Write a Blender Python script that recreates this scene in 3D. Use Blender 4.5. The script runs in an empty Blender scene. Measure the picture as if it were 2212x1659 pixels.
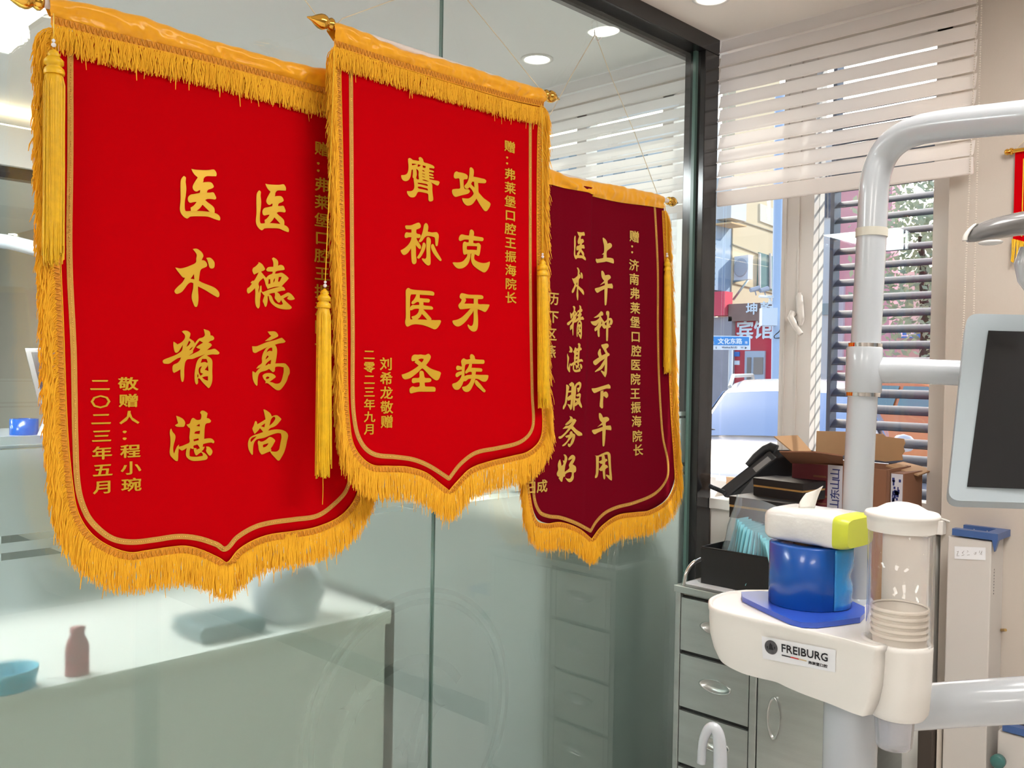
import bpy, bmesh, math, random
from mathutils import Vector, Matrix, noise
random.seed(7)
C = bpy.context.scene.collection
scn = bpy.context.scene
V = Vector
PI = math.pi

# ---------------------------------------------------------------- camera
FPX, CX, CY = 1980.0, 1106.0, 829.5
CAM = V((1.676, 0.0, 1.5))
AZ, PITCH, ROLL = math.radians(44.1), math.atan(31.5 / FPX), 0.0172
F = V((-math.sin(AZ) * math.cos(PITCH), math.cos(AZ) * math.cos(PITCH), -math.sin(PITCH)))
R0 = F.cross(V((0, 0, 1))).normalized()
U0 = R0.cross(F).normalized()
RX = math.cos(ROLL) * R0 + math.sin(ROLL) * U0
UX = math.cos(ROLL) * U0 - math.sin(ROLL) * R0
cd = bpy.data.cameras.new('camera')
cam = bpy.data.objects.new('camera', cd)
C.objects.link(cam)
cd.sensor_fit = 'HORIZONTAL'
cd.sensor_width = 36.0
cd.lens = FPX / 2212 * 36.0
cd.clip_start = 0.05
cd.clip_end = 300
cam.matrix_world = Matrix(((RX.x, UX.x, -F.x, CAM.x), (RX.y, UX.y, -F.y, CAM.y), (RX.z, UX.z, -F.z, CAM.z), (0, 0, 0, 1)))
scn.camera = cam

# ---------------------------------------------------------------- sky, sun, exposure
scn.view_settings.view_transform = 'Standard'
scn.view_settings.look = 'None'
scn.view_settings.exposure = 0.0
scn.view_settings.gamma = 1.0
scn.view_settings.use_curve_mapping = False
w = bpy.data.worlds.new('world')
scn.world = w
w.use_nodes = True
nt = w.node_tree
bg = nt.nodes['Background']
sky = nt.nodes.new('ShaderNodeTexSky')
sky.sky_type = 'NISHITA'
sky.sun_disc = False
sky.sun_elevation = math.radians(30)
sky.sun_rotation = math.radians(-47)
sky.dust_density = 3.0
nt.links.new(sky.outputs[0], bg.inputs[0])
bg.inputs[1].default_value = 0.55
sd = bpy.data.lights.new('sun', 'SUN')
sd.energy = 4.5
sd.angle = 0.01
sd.color = (1.0, 0.93, 0.84)
sun = bpy.data.objects.new('sun', sd)
C.objects.link(sun)
sun.location = (8, 6, 12)
sun.rotation_euler = V((0.60, 0.56, 0.46)).to_track_quat('Z', 'Y').to_euler()


# ---------------------------------------------------------------- helpers
def ray(px, py):
    return F + RX * ((px - CX) / FPX) - UX * ((py - CY) / FPX)


def P(px, py, d):                       # the point of a photo pixel at depth d
    return CAM + ray(px, py) * d


def on(px, py, n, k):                   # ... on the plane n.p = k
    r = ray(px, py)
    return CAM + r * ((k - n.dot(CAM)) / n.dot(r))


def onz(px, py, z): return on(px, py, V((0, 0, 1)), z)
def ony(px, py, y): return on(px, py, V((0, 1, 0)), y)
def onx(px, py, x): return on(px, py, V((1, 0, 0)), x)


class MB:
    def __init__(s):
        s.v = []; s.f = []; s.smooth = []; s.m = []; s.mi = 0

    def add(s, vs, fs, smooth=False):
        b = len(s.v)
        s.v += [tuple(p) for p in vs]
        for f in fs:
            s.f.append(tuple(b + i for i in f)); s.smooth.append(smooth); s.m.append(s.mi)
        return s

    def box8(s, p):                     # 4 bottom corners then 4 top corners
        return s.add(p, [(0, 3, 2, 1), (4, 5, 6, 7), (0, 1, 5, 4), (1, 2, 6, 5), (2, 3, 7, 6), (3, 0, 4, 7)])

    def box(s, a, b):
        x0, y0, z0 = a; x1, y1, z1 = b
        return s.box8([(x0, y0, z0), (x1, y0, z0), (x1, y1, z0), (x0, y1, z0), (x0, y0, z1), (x1, y0, z1), (x1, y1, z1), (x0, y1, z1)])

    def obox(s, o, X, Y, Z):            # box from a corner and three edge vectors
        o = V(o)
        return s.box8([o, o + X, o + X + Y, o + Y, o + Z, o + X + Z, o + X + Y + Z, o + Y + Z])

    def tube(s, path, r, n=10, cap=True, smooth=True):
        path = [V(p) for p in path]
        if not isinstance(r, (list, tuple)): r = [r] * len(path)
        t0 = (path[1] - path[0]).normalized()
        a = t0.orthogonal().normalized()
        vs = []
        for i, p in enumerate(path):
            t = (path[min(i + 1, len(path) - 1)] - path[max(i - 1, 0)]).normalized()
            a = (a - t * a.dot(t)).normalized()
            b = t.cross(a)
            for k in range(n):
                q = 2 * PI * k / n
                vs.append(p + (a * math.cos(q) + b * math.sin(q)) * r[i])
        fs = []
        for i in range(len(path) - 1):
            for k in range(n):
                fs.append((i * n + k, i * n + (k + 1) % n, (i + 1) * n + (k + 1) % n, (i + 1) * n + k))
        s.add(vs, fs, smooth)
        if cap:
            s.add(vs[:n], [tuple(range(n))[::-1]]); s.add(vs[-n:], [tuple(range(n))])
        return s

    def lathe(s, o, ax, prof, n=32, smooth=True, capa=True, capb=True):   # prof: (radius, height along ax)
        o = V(o); ax = V(ax).normalized(); a = ax.orthogonal().normalized(); b = ax.cross(a)
        vs = []
        for r, h in prof:
            for k in range(n):
                q = 2 * PI * k / n
                vs.append(o + ax * h + (a * math.cos(q) + b * math.sin(q)) * max(r, 1e-5))
        fs = []
        for i in range(len(prof) - 1):
            for k in range(n):
                fs.append((i * n + k, i * n + (k + 1) % n, (i + 1) * n + (k + 1) % n, (i + 1) * n + k))
        s.add(vs, fs, smooth)
        if capa: s.add(vs[:n], [tuple(range(n))[::-1]])
        if capb: s.add(vs[-n:], [tuple(range(n))])
        return s

    def prism(s, poly, vec, smooth=False):
        vec = V(vec); n = len(poly); p = [V(q) for q in poly]
        s.add(p + [q + vec for q in p], [tuple(range(n))[::-1], tuple(range(n, 2 * n))])
        s.add(p + [q + vec for q in p], [(i, (i + 1) % n, n + (i + 1) % n, n + i) for i in range(n)], smooth)
        return s

    def ribbon(s, path, side, w):       # flat strip along a path
        vs = []
        for i, p in enumerate(path):
            sd_ = side[i] if isinstance(side, list) else side
            vs += [p - sd_ * (w / 2), p + sd_ * (w / 2)]
        return s.add(vs, [(2 * i, 2 * i + 1, 2 * i + 3, 2 * i + 2) for i in range(len(path) - 1)])

    def grid(s, rows, smooth=True, closed=False):
        n = len(rows[0]); vs = [p for r in rows for p in r]
        fs = []
        for i in range(len(rows) - 1):
            for k in range(n if closed else n - 1):
                fs.append((i * n + k, i * n + (k + 1) % n, (i + 1) * n + (k + 1) % n, (i + 1) * n + k))
        return s.add(vs, fs, smooth)

    def ball(s, c, r, n=16, sx=(1, 1, 1)):
        rows = []
        for i in range(n // 2 + 1):
            t = PI * i / (n // 2)
            rows.append([V(c) + V((math.sin(t) * math.cos(2 * PI * k / n) * r * sx[0], math.sin(t) * math.sin(2 * PI * k / n) * r * sx[1], math.cos(t) * r * sx[2])) for k in range(n)])
        return s.grid(rows, True, True)


def wloc(o):
    p = V((0, 0, 0))
    while o:
        p = p + o.location; o = o.parent
    return p


def tag(o, label, cat, group=None):
    o['label'] = label; o['category'] = cat
    if group: o['group'] = group
    return o


def obj(name, mb, mat, parent=None, label=None, bevel=0, seg=2, solid=0, sub=0):
    me = bpy.data.meshes.new(name)
    if parent is not None:
        off = wloc(parent)
    else:
        xs = [p[0] for p in mb.v]; ys = [p[1] for p in mb.v]; zs = [p[2] for p in mb.v]
        off = V(((min(xs) + max(xs)) / 2, (min(ys) + max(ys)) / 2, min(zs)))
    ox, oy, oz = off
    me.from_pydata([(p[0] - ox, p[1] - oy, p[2] - oz) for p in mb.v], [], mb.f)
    me.polygons.foreach_set('use_smooth', mb.smooth)
    for m_ in (mat if isinstance(mat, (list, tuple)) else [mat]): me.materials.append(m_)
    if max(mb.m, default=0): me.polygons.foreach_set('material_index', mb.m)
    me.update()
    o = bpy.data.objects.new(name, me); C.objects.link(o)
    if parent is not None: o.parent = parent
    else: o.location = off
    if label: o['label'] = label
    if bevel:
        md = o.modifiers.new('b', 'BEVEL'); md.width = bevel; md.segments = seg; md.limit_method = 'ANGLE'
    if solid:
        md = o.modifiers.new('s', 'SOLIDIFY'); md.thickness = solid; md.offset = 0
    if sub:
        md = o.modifiers.new('u', 'SUBSURF'); md.levels = sub; md.render_levels = sub
    return o


def thing(name, label, cat, loc, group=None):
    o = bpy.data.objects.new(name, None); C.objects.link(o)
    o.location = V(loc); o.empty_display_size = 0.05
    return tag(o, label, cat, group)


def struct(name, mb=None, mat=None, parent=None, loc=(0, 0, 0), **k):
    if mb is None:
        o = bpy.data.objects.new(name, None); C.objects.link(o); o.location = V(loc)
    else:
        o = obj(name, mb, mat, parent, **k)
    if parent is None: o['kind'] = 'structure'
    return o


def dup(root, off, label=None, rz=None):
    r = root.copy(); C.objects.link(r); r.location = root.location + V(off)
    if label: r['label'] = label
    if rz is not None: r.rotation_euler = (0, 0, rz)
    for ch in list(root.children):
        c = ch.copy(); C.objects.link(c); c.parent = r
        for g in list(ch.children):
            d = g.copy(); C.objects.link(d); d.parent = c
    return r


def lerp(a, b, t): return a + (b - a) * t


def pts(s):
    return [tuple(float(q) for q in p.split(',')) for p in s.split()]


def resample(pl, step):                 # px or 3-D polyline to even steps
    pl = [V(p) for p in pl]; out = [pl[0]]; acc = 0.0
    tot = sum((pl[i + 1] - pl[i]).length for i in range(len(pl) - 1))
    n = max(2, int(tot / step)); st = tot / n; need = st; i = 0; cur = 0.0
    for i in range(len(pl) - 1):
        L = (pl[i + 1] - pl[i]).length
        while need <= cur + L + 1e-9 and len(out) < n:
            out.append(pl[i].lerp(pl[i + 1], (need - cur) / L)); need += st
        cur += L
    out.append(pl[-1])
    return out


def catmull(pl, k=6, closed=False, sharp=-2.0):
    pl = [V(p) for p in pl]; n = len(pl); out = []
    rng = range(n if closed else n - 1)
    def g(i): return pl[i % n] if closed else pl[max(0, min(n - 1, i))]
    def tan(i):
        a, b, c = g(i - 1), g(i), g(i + 1)
        u, v_ = b - a, c - b
        if u.length < 1e-9 or v_.length < 1e-9: return (c - a) * 0.5, False
        return (c - a) * 0.5, u.normalized().dot(v_.normalized()) < sharp
    for i in rng:
        p0, p1 = g(i), g(i + 1); L = (p1 - p0).length
        t0, s0 = tan(i); t1, s1 = tan(i + 1)
        t0 = (p1 - p0) if s0 else (t0.normalized() * L if t0.length > 1e-9 else t0)
        t1 = (p1 - p0) if s1 else (t1.normalized() * L if t1.length > 1e-9 else t1)
        for j in range(k):
            t = j / k; t2 = t * t; t3 = t2 * t
            out.append(p0 * (2 * t3 - 3 * t2 + 1) + t0 * (t3 - 2 * t2 + t) + p1 * (-2 * t3 + 3 * t2) + t1 * (t3 - t2))
    if not closed: out.append(pl[-1])
    return out


# ---------------------------------------------------------------- materials
def mat(name, col, rough=0.5, metal=0.0, bump=0.0, bscale=200.0, var=0.0, vscale=8.0, trans=0.0, ior=1.45, sheen=0.0, coat=0.0, emit=0.0, ecol=None, spec=0.5, alpha=1.0, stretch=(1, 1, 1)):
    m = bpy.data.materials.new(name); m.use_nodes = True
    n = m.node_tree; b = n.nodes['Principled BSDF']
    b.inputs['Base Color'].default_value = (*col, 1); b.inputs['Roughness'].default_value = rough
    b.inputs['Metallic'].default_value = metal; b.inputs['IOR'].default_value = ior
    b.inputs['Transmission Weight'].default_value = trans; b.inputs['Sheen Weight'].default_value = sheen
    b.inputs['Coat Weight'].default_value = coat; b.inputs['Specular IOR Level'].default_value = spec; b.inputs['Alpha'].default_value = alpha
    if emit:
        b.inputs['Emission Color'].default_value = (*(ecol or col), 1); b.inputs['Emission Strength'].default_value = emit
    if bump or var:
        tc = n.nodes.new('ShaderNodeTexCoord'); mp = n.nodes.new('ShaderNodeMapping'); mp.inputs['Scale'].default_value = stretch
        n.links.new(tc.outputs['Object'], mp.inputs[0])
    if bump:
        t = n.nodes.new('ShaderNodeTexNoise'); t.inputs['Scale'].default_value = bscale; t.inputs['Detail'].default_value = 3
        bp = n.nodes.new('ShaderNodeBump'); bp.inputs['Strength'].default_value = bump; bp.inputs['Distance'].default_value = 0.002
        n.links.new(mp.outputs[0], t.inputs[0]); n.links.new(t.outputs[0], bp.inputs['Height']); n.links.new(bp.outputs[0], b.inputs['Normal'])
    if var:
        t = n.nodes.new('ShaderNodeTexNoise'); t.inputs['Scale'].default_value = vscale; t.inputs['Detail'].default_value = 4
        mx = n.nodes.new('ShaderNodeMix'); mx.data_type = 'RGBA'
        mx.inputs[6].default_value = (*[c * (1 - var) for c in col], 1); mx.inputs[7].default_value = (*[min(1, c * (1 + var)) for c in col], 1)
        n.links.new(mp.outputs[0], t.inputs[0]); n.links.new(t.outputs[0], mx.inputs[0]); n.links.new(mx.outputs[2], b.inputs['Base Color'])
    return m


def fabric(name, col, transl=0.3, rough=0.9, tcol=None):
    m = bpy.data.materials.new(name); m.use_nodes = True
    n = m.node_tree; b = n.nodes['Principled BSDF']; o = n.nodes['Material Output']
    b.inputs['Base Color'].default_value = (*col, 1); b.inputs['Roughness'].default_value = rough; b.inputs['Specular IOR Level'].default_value = 0.2
    t = n.nodes.new('ShaderNodeBsdfTranslucent'); t.inputs[0].default_value = (*(tcol or col), 1)
    mx = n.nodes.new('ShaderNodeMixShader'); mx.inputs[0].default_value = transl
    n.links.new(b.outputs[0], mx.inputs[1]); n.links.new(t.outputs[0], mx.inputs[2]); n.links.new(mx.outputs[0], o.inputs[0])
    return m


def clear(name, tint=(1, 1, 1), refl=1.0, rough=0.0, ior=1.5, milky=0.0, mcol=(0.8, 0.8, 0.8)):   # thin clear sheet: passes straight through, mirrors by Fresnel
    m = bpy.data.materials.new(name); m.use_nodes = True
    n = m.node_tree; n.nodes.remove(n.nodes['Principled BSDF']); o = n.nodes['Material Output']
    tr = n.nodes.new('ShaderNodeBsdfTransparent'); tr.inputs[0].default_value = (*tint, 1)
    gl = n.nodes.new('ShaderNodeBsdfGlossy'); gl.inputs['Roughness'].default_value = rough; gl.inputs[0].default_value = (refl, refl, refl, 1)
    fr = n.nodes.new('ShaderNodeFresnel'); g = n.nodes.new('ShaderNodeNewGeometry')
    io = n.nodes.new('ShaderNodeMix'); io.inputs[2].default_value = ior; io.inputs[3].default_value = 1 / ior
    n.links.new(g.outputs['Backfacing'], io.inputs[0]); n.links.new(io.outputs[0], fr.inputs[0])
    mx = n.nodes.new('ShaderNodeMixShader')
    src = tr.outputs[0]
    if milky:
        df = n.nodes.new('ShaderNodeBsdfDiffuse'); df.inputs[0].default_value = (*mcol, 1)
        m2 = n.nodes.new('ShaderNodeMixShader'); m2.inputs[0].default_value = milky
        n.links.new(tr.outputs[0], m2.inputs[1]); n.links.new(df.outputs[0], m2.inputs[2]); src = m2.outputs[0]
    n.links.new(fr.outputs[0], mx.inputs[0]); n.links.new(src, mx.inputs[1]); n.links.new(gl.outputs[0], mx.inputs[2]); n.links.new(mx.outputs[0], o.inputs[0])
    return m


def frosted_film():                     # etched film: rough see-through, with clear slits and a clear round emblem cut out of it
    m = bpy.data.materials.new('frosted_film'); m.use_nodes = True
    n = m.node_tree; n.nodes.remove(n.nodes['Principled BSDF']); o = n.nodes['Material Output']; L = n.links.new
    def M(op, a, b=None, c=None):
        q = n.nodes.new('ShaderNodeMath'); q.operation = op
        for i, x in enumerate((a, b, c)):
            if x is None: continue
            if isinstance(x, (int, float)): q.inputs[i].default_value = x
            else: L(x, q.inputs[i])
        return q.outputs[0]
    g = n.nodes.new('ShaderNodeNewGeometry'); sp = n.nodes.new('ShaderNodeSeparateXYZ'); L(g.outputs['Position'], sp.inputs[0])
    y, z = sp.outputs[1], sp.outputs[2]
    def near(x, c, h): return M('COMPARE', x, c, h)
    def add(a, b): return M('MAXIMUM', a, b)
    cut = add(near(z, 1.354, 0.004), add(near(z, 1.1985, 0.0062), near(z, 1.1695, 0.0062)))
    def ring(cy, cz, r, h):
        return near(M('SQRT', M('ADD', M('POWER', M('SUBTRACT', y, cy), 2), M('POWER', M('SUBTRACT', z, cz), 2))), r, h)
    def star(cy, cz, a):
        return M('LESS_THAN', M('ADD', M('POWER', M('ABSOLUTE', M('SUBTRACT', y, cy)), 0.55), M('POWER', M('ABSOLUTE', M('SUBTRACT', z, cz)), 0.55)), a ** 0.55)
    em = add(ring(1.42, 0.645, 0.318, 0.006), ring(1.42, 0.645, 0.292, 0.007))
    em = add(em, M('MULTIPLY', ring(1.40, 0.60, 0.20, 0.012), M('GREATER_THAN', M('ADD', z, M('MULTIPLY', y, -0.9)), -0.69)))
    em = add(em, M('MULTIPLY', ring(1.70, 0.55, 0.29, 0.010), M('LESS_THAN', y, 1.48)))
    em = add(em, M('MULTIPLY', ring(1.10, 0.70, 0.36, 0.010), M('MULTIPLY', M('GREATER_THAN', y, 1.40), M('LESS_THAN', z, 0.80))))
    em = add(em, add(star(1.245, 0.735, 0.05), add(star(1.475, 0.665, 0.05), star(1.385, 0.60, 0.03))))
    em = M('MULTIPLY', em, 0.22)
    rf = n.nodes.new('ShaderNodeBsdfRefraction'); rf.inputs[0].default_value = (0.92, 0.97, 0.945, 1); rf.inputs['IOR'].default_value = 1.14; rf.inputs['Roughness'].default_value = 0.52
    df = n.nodes.new('ShaderNodeBsdfDiffuse'); df.inputs[0].default_value = (0.46, 0.51, 0.485, 1)
    tl = n.nodes.new('ShaderNodeBsdfTranslucent'); tl.inputs[0].default_value = (0.24, 0.30, 0.28, 1)
    m0 = n.nodes.new('ShaderNodeMixShader'); m0.inputs[0].default_value = 0.38; L(df.outputs[0], m0.inputs[1]); L(tl.outputs[0], m0.inputs[2])
    m1 = n.nodes.new('ShaderNodeMixShader'); m1.inputs[0].default_value = 0.34; L(rf.outputs[0], m1.inputs[1]); L(m0.outputs[0], m1.inputs[2])
    tr = n.nodes.new('ShaderNodeBsdfTransparent'); tr.inputs[0].default_value = (0.88, 0.95, 0.92, 1)
    m2 = n.nodes.new('ShaderNodeMixShader'); L(add(cut, em), m2.inputs[0]); L(m1.outputs[0], m2.inputs[1]); L(tr.outputs[0], m2.inputs[2])
    L(m2.outputs[0], o.inputs[0])
    return m


M_ = {}
M_['ceiling'] = mat('ceiling_paint', (0.90, 0.84, 0.79), 0.9, bump=0.05, bscale=300)
M_['ceiling_white'] = mat('white_ceiling_paint', (0.88, 0.87, 0.85), 0.9, bump=0.05, bscale=300)
M_['wallpaper'] = mat('beige_wallpaper', (0.53, 0.475, 0.42), 0.9, bump=0.25, bscale=260, var=0.05, vscale=3, stretch=(1, 1, 0.15))
M_['taupe_wall'] = mat('taupe_wall', (0.30, 0.265, 0.235), 0.9)
M_['dark_laminate'] = mat('dark_grey_laminate', (0.26, 0.28, 0.265), 0.5)
M_['white_wall'] = mat('white_wall', (0.80, 0.79, 0.76), 0.85)
M_['floor'] = mat('grey_floor_tile', (0.80, 0.76, 0.72), 0.3, var=0.06, vscale=2)
M_['floor_dark'] = mat('dark_floor_tile', (0.22, 0.225, 0.22), 0.4, var=0.06, vscale=2)
M_['black_frame'] = mat('black_gloss_frame', (0.018, 0.017, 0.018), 0.12, spec=0.7)
M_['glass'] = clear('clear_glass', (0.93, 0.97, 0.955))
M_['pane'] = clear('window_glass', (0.96, 0.98, 0.98), 0.8)
M_['film'] = frosted_film()
M_['seam'] = mat('glass_edge', (0.10, 0.17, 0.15), 0.2)
M_['blind'] = fabric('blind_cloth', (0.84, 0.79, 0.76), 0.34, tcol=(0.9, 0.87, 0.85))
M_['vinyl'] = mat('white_window_vinyl', (0.70, 0.665, 0.63), 0.4)
M_['slat'] = mat('slate_blue_slat', (0.045, 0.06, 0.10), 0.4)
M_['white_enamel'] = mat('white_enamel', (0.50, 0.535, 0.575), 0.22, coat=0.3)
M_['white_plastic'] = mat('white_plastic', (0.80, 0.785, 0.75), 0.35)
M_['offwhite'] = mat('offwhite_box_paint', (0.60, 0.575, 0.55), 0.4)
M_['ivory'] = mat('ivory_plastic', (0.62, 0.60, 0.52), 0.4)
M_['chrome'] = mat('chrome', (0.85, 0.85, 0.86), 0.06, 1.0)
M_['steel'] = mat('brushed_steel', (0.52, 0.545, 0.53), 0.32, 0.85, bump=0.15, bscale=60, var=0.16, vscale=5, stretch=(1, 1, 8))
M_['steel_dark'] = mat('dark_gap', (0.02, 0.02, 0.02), 0.6)  # near-black that paints the shade in drawer gaps and box openings
M_['gold'] = mat('polished_gold', (0.83, 0.47, 0.08), 0.12, 1.0)
M_['screen'] = mat('black_screen', (0.008, 0.009, 0.011), 0.25)
M_['red_velvet'] = mat('red_velvet', (0.50, 0.0, 0.003), 0.85, sheen=0.0, spec=0.03, bump=0.08, bscale=500)
M_['maroon'] = mat('maroon_velvet', (0.165, 0.0015, 0.010), 0.85, sheen=0.0, spec=0.04, bump=0.08, bscale=500)
M_['silk'] = mat('golden_satin', (0.93, 0.42, 0.008), 0.33, spec=0.5, sheen=0.2)
M_['fringe'] = mat('orange_fringe', (1.0, 0.46, 0.022), 0.7, var=0.18, vscale=60, spec=0.3)
M_['braid'] = mat('orange_braid', (0.85, 0.36, 0.025), 0.6, bump=0.4, bscale=900)
M_['braid_cord'] = mat('golden_cord', (0.72, 0.30, 0.02), 0.45, var=0.3, vscale=400)
M_['tassel'] = mat('yellow_tassel', (0.85, 0.48, 0.01), 0.42, var=0.2, vscale=80)
M_['ribbon'] = mat('gold_ribbon', (0.66, 0.34, 0.06), 0.42, 0.35, bump=0.6, bscale=900)
M_['sequin'] = mat('gold_sequin', (0.95, 0.72, 0.25), 0.15, 1.0)
M_['letter'] = mat('gold_lettering', (0.68, 0.40, 0.024), 0.42, 0.3)
M_['letter_pale'] = mat('pale_gold_lettering', (0.74, 0.49, 0.10), 0.42, 0.3)
M_['twine'] = mat('cream_twine', (0.70, 0.62, 0.45), 0.8)
M_['pinkwhite'] = mat('cream_rod', (0.78, 0.70, 0.66), 0.45)
M_['bead'] = mat('pearl_bead', (0.85, 0.85, 0.88), 0.15)
M_['cloth_trim'] = mat('mustard_silk', (0.80, 0.40, 0.015), 0.45)
M_['lamp'] = mat('lamp_diffuser', (1, 1, 1), 0.5, emit=16.0, ecol=(1.0, 0.95, 0.86))
M_['panel'] = mat('led_panel_diffuser', (1, 1, 1), 0.5, emit=33.0, ecol=(0.97, 0.97, 1.0))
M_['added_panel'] = mat('added_panel_diffuser', (1, 1, 1), 0.5, emit=17.5, ecol=(1.0, 0.96, 0.91))  # glow of the added out-of-view panels over this room
M_['warm'] = mat('warm_cove_strip', (1, 1, 1), 0.5, emit=6.0, ecol=(1.0, 0.78, 0.48))
M_['black_card'] = mat('black_card', (0.016, 0.016, 0.017), 0.5)
M_['gold_band'] = mat('gold_band', (0.52, 0.33, 0.11), 0.4, 0.3)
M_['phone'] = mat('black_phone_plastic', (0.02, 0.021, 0.024), 0.3)
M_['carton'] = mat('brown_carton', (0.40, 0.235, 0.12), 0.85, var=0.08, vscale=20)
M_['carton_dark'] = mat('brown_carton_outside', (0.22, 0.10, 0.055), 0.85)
M_['red_print'] = mat('maroon_print', (0.15, 0.022, 0.03), 0.6)
M_['white_print'] = mat('white_print', (0.52, 0.52, 0.58), 0.6)
M_['navy'] = mat('navy_print', (0.02, 0.03, 0.16), 0.6)
M_['blue_mat'] = mat('blue_tray_mat', (0.035, 0.10, 0.55), 0.3, coat=0.2)
M_['blue_film'] = mat('blue_barrier_film', (0.006, 0.085, 0.40), 0.22, coat=0.25)
M_['blue_wrap'] = mat('blue_loose_wrap', (0.03, 0.30, 0.72), 0.15, coat=0.6, bump=0.8, bscale=70)
M_['tissue'] = mat('white_tissue', (0.85, 0.83, 0.78), 0.85)
M_['pack'] = mat('tissue_pack_film', (0.78, 0.775, 0.75), 0.25, coat=0.3, bump=0.5, bscale=60)
M_['lime'] = mat('lime_pack_end', (0.60, 0.66, 0.06), 0.3)
M_['mask'] = mat('aqua_mask_cloth', (0.27, 0.66, 0.76), 0.8)
M_['bag'] = clear('plastic_bag', (0.90, 0.95, 0.98), 0.9, 0.12, 1.5, 0.26, (0.75, 0.85, 0.95))
M_['tube'] = clear('clear_acrylic_tube', (0.99, 0.985, 0.98), 0.9, 0.02, 1.4)
M_['clear_cup'] = clear('clear_plastic_cup', (0.95, 0.96, 0.98), 0.9, 0.1, 1.5, 0.22, (0.9, 0.9, 0.95))
M_['paper'] = mat('paper_cup', (0.88, 0.82, 0.74), 0.7)
M_['cup_blue'] = mat('blue_cup_print', (0.10, 0.32, 0.52), 0.6)
M_['black_ink'] = mat('black_ink', (0.015, 0.015, 0.02), 0.5)
M_['red_ink'] = mat('red_ink', (0.6, 0.02, 0.02), 0.5)
M_['sand_ink'] = mat('sand_ink', (0.66, 0.50, 0.30), 0.5)
M_['sticker'] = mat('white_sticker', (0.80, 0.82, 0.86), 0.35)
M_['seal'] = mat('grey_seal', (0.09, 0.09, 0.10), 0.4, var=0.7, vscale=300)
M_['grey_plastic'] = mat('grey_plastic', (0.20, 0.195, 0.195), 0.25, coat=0.3)
M_['clip_blue'] = mat('blue_clip', (0.05, 0.11, 0.30), 0.35)
M_['teal'] = mat('teal_knob', (0.05, 0.16, 0.15), 0.3)
M_['brown'] = mat('dark_brown_wood', (0.055, 0.042, 0.033), 0.55)
M_['beige'] = mat('beige_plastic', (0.66, 0.60, 0.53), 0.45)


# ---------------------------------------------------------------- flat shapes with holes and writing
def fill2d(loops):                      # list of closed 2-D loops -> (verts, faces), holes by overlap
    cu = bpy.data.curves.new('t', 'CURVE'); cu.dimensions = '2D'; cu.fill_mode = 'FRONT'
    for lp in loops:
        s = cu.splines.new('POLY'); s.points.add(len(lp) - 1)
        for i, p in enumerate(lp): s.points[i].co = (p[0], p[1], 0, 1)
        s.use_cyclic_u = True
    o = bpy.data.objects.new('t', cu); C.objects.link(o)
    me = bpy.data.meshes.new_from_object(o.evaluated_get(bpy.context.evaluated_depsgraph_get()))
    vs = [(v.co.x, v.co.y) for v in me.vertices]; fs = [tuple(p.vertices) for p in me.polygons]
    bpy.data.objects.remove(o); bpy.data.curves.remove(cu); bpy.data.meshes.remove(me)
    return vs, fs


TXT = bpy.data.curves.new('t', 'FONT'); TXT.fill_mode = 'FRONT'; TXT.resolution_u = 2
TXO = bpy.data.objects.new('t', TXT)
TCACHE = {}


def text2d(body, bold=0.0):             # text in em units
    key = (body, bold)
    if key not in TCACHE:
        if TXO.name not in C.objects: C.objects.link(TXO)
        TXT.body = body; TXT.offset = bold
        bpy.context.view_layer.update()
        me = bpy.data.meshes.new_from_object(TXO.evaluated_get(bpy.context.evaluated_depsgraph_get()))
        TCACHE[key] = ([(v.co.x, v.co.y) for v in me.vertices], [tuple(p.vertices) for p in me.polygons])
        bpy.data.meshes.remove(me)
    return TCACHE[key]


def put_text(mb, body, frame, bold=0.0, box=None):   # frame(u, v): u across 0..1, v down 0..1 -> 3-D point
    vs, fs = text2d(body, bold)
    if box is None:
        x0, x1 = min(p[0] for p in vs), max(p[0] for p in vs); y0, y1 = min(p[1] for p in vs), max(p[1] for p in vs)
    else: x0, x1, y0, y1 = box
    mb.add([frame((p[0] - x0) / (x1 - x0), (y1 - p[1]) / (y1 - y0)) for p in vs], fs)


# ================================================================ the room
YW, YS, YG = 2.71, 2.655, 2.90          # wall face, sill front, window plane
struct('floor', MB().box((0, -2.8, -0.1), (4.2, 2.95, 0)), M_['floor'])
struct('floor.001', MB().box((-8, -2.8, -0.1), (0, 2.95, 0)), M_['floor_dark'])
struct('ceiling', MB().box((-.01, -2.8, 2.6), (4.2, 2.95, 2.7)), M_['ceiling'])
struct('ceiling.001', MB().box((-8, -2.8, 2.6), (-.01, 2.95, 2.7)), M_['ceiling_white'])
struct('wall_right', MB().box((4.2, -2.8, 0), (4.3, 2.95, 2.6)), M_['taupe_wall'])
struct('wall_front', MB().box((-8, -2.9, 0), (4.2, -2.8, 2.6)), M_['taupe_wall'])
struct('wall_far', MB().box((-8.1, -2.8, 0), (-8, 2.95, 2.6)), M_['white_wall'])
wb = MB()
wb.box((0.751, YW, 0), (4.2, 2.95, 2.6)).box((-8, YW, 0), (-1.75, 2.95, 2.6))
wb.box((-1.75, YW + .1, 2.575), (0.751, 2.95, 2.6)).box((-1.75, YW + .05, 0), (0.751, 2.95, 1.06))
struct('wall_back', wb, M_['wallpaper'])
struct('baseboard_back', MB().box((0.76, YW - 0.012, 0), (4.2, YW, 0.09)), M_['brown'])
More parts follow.
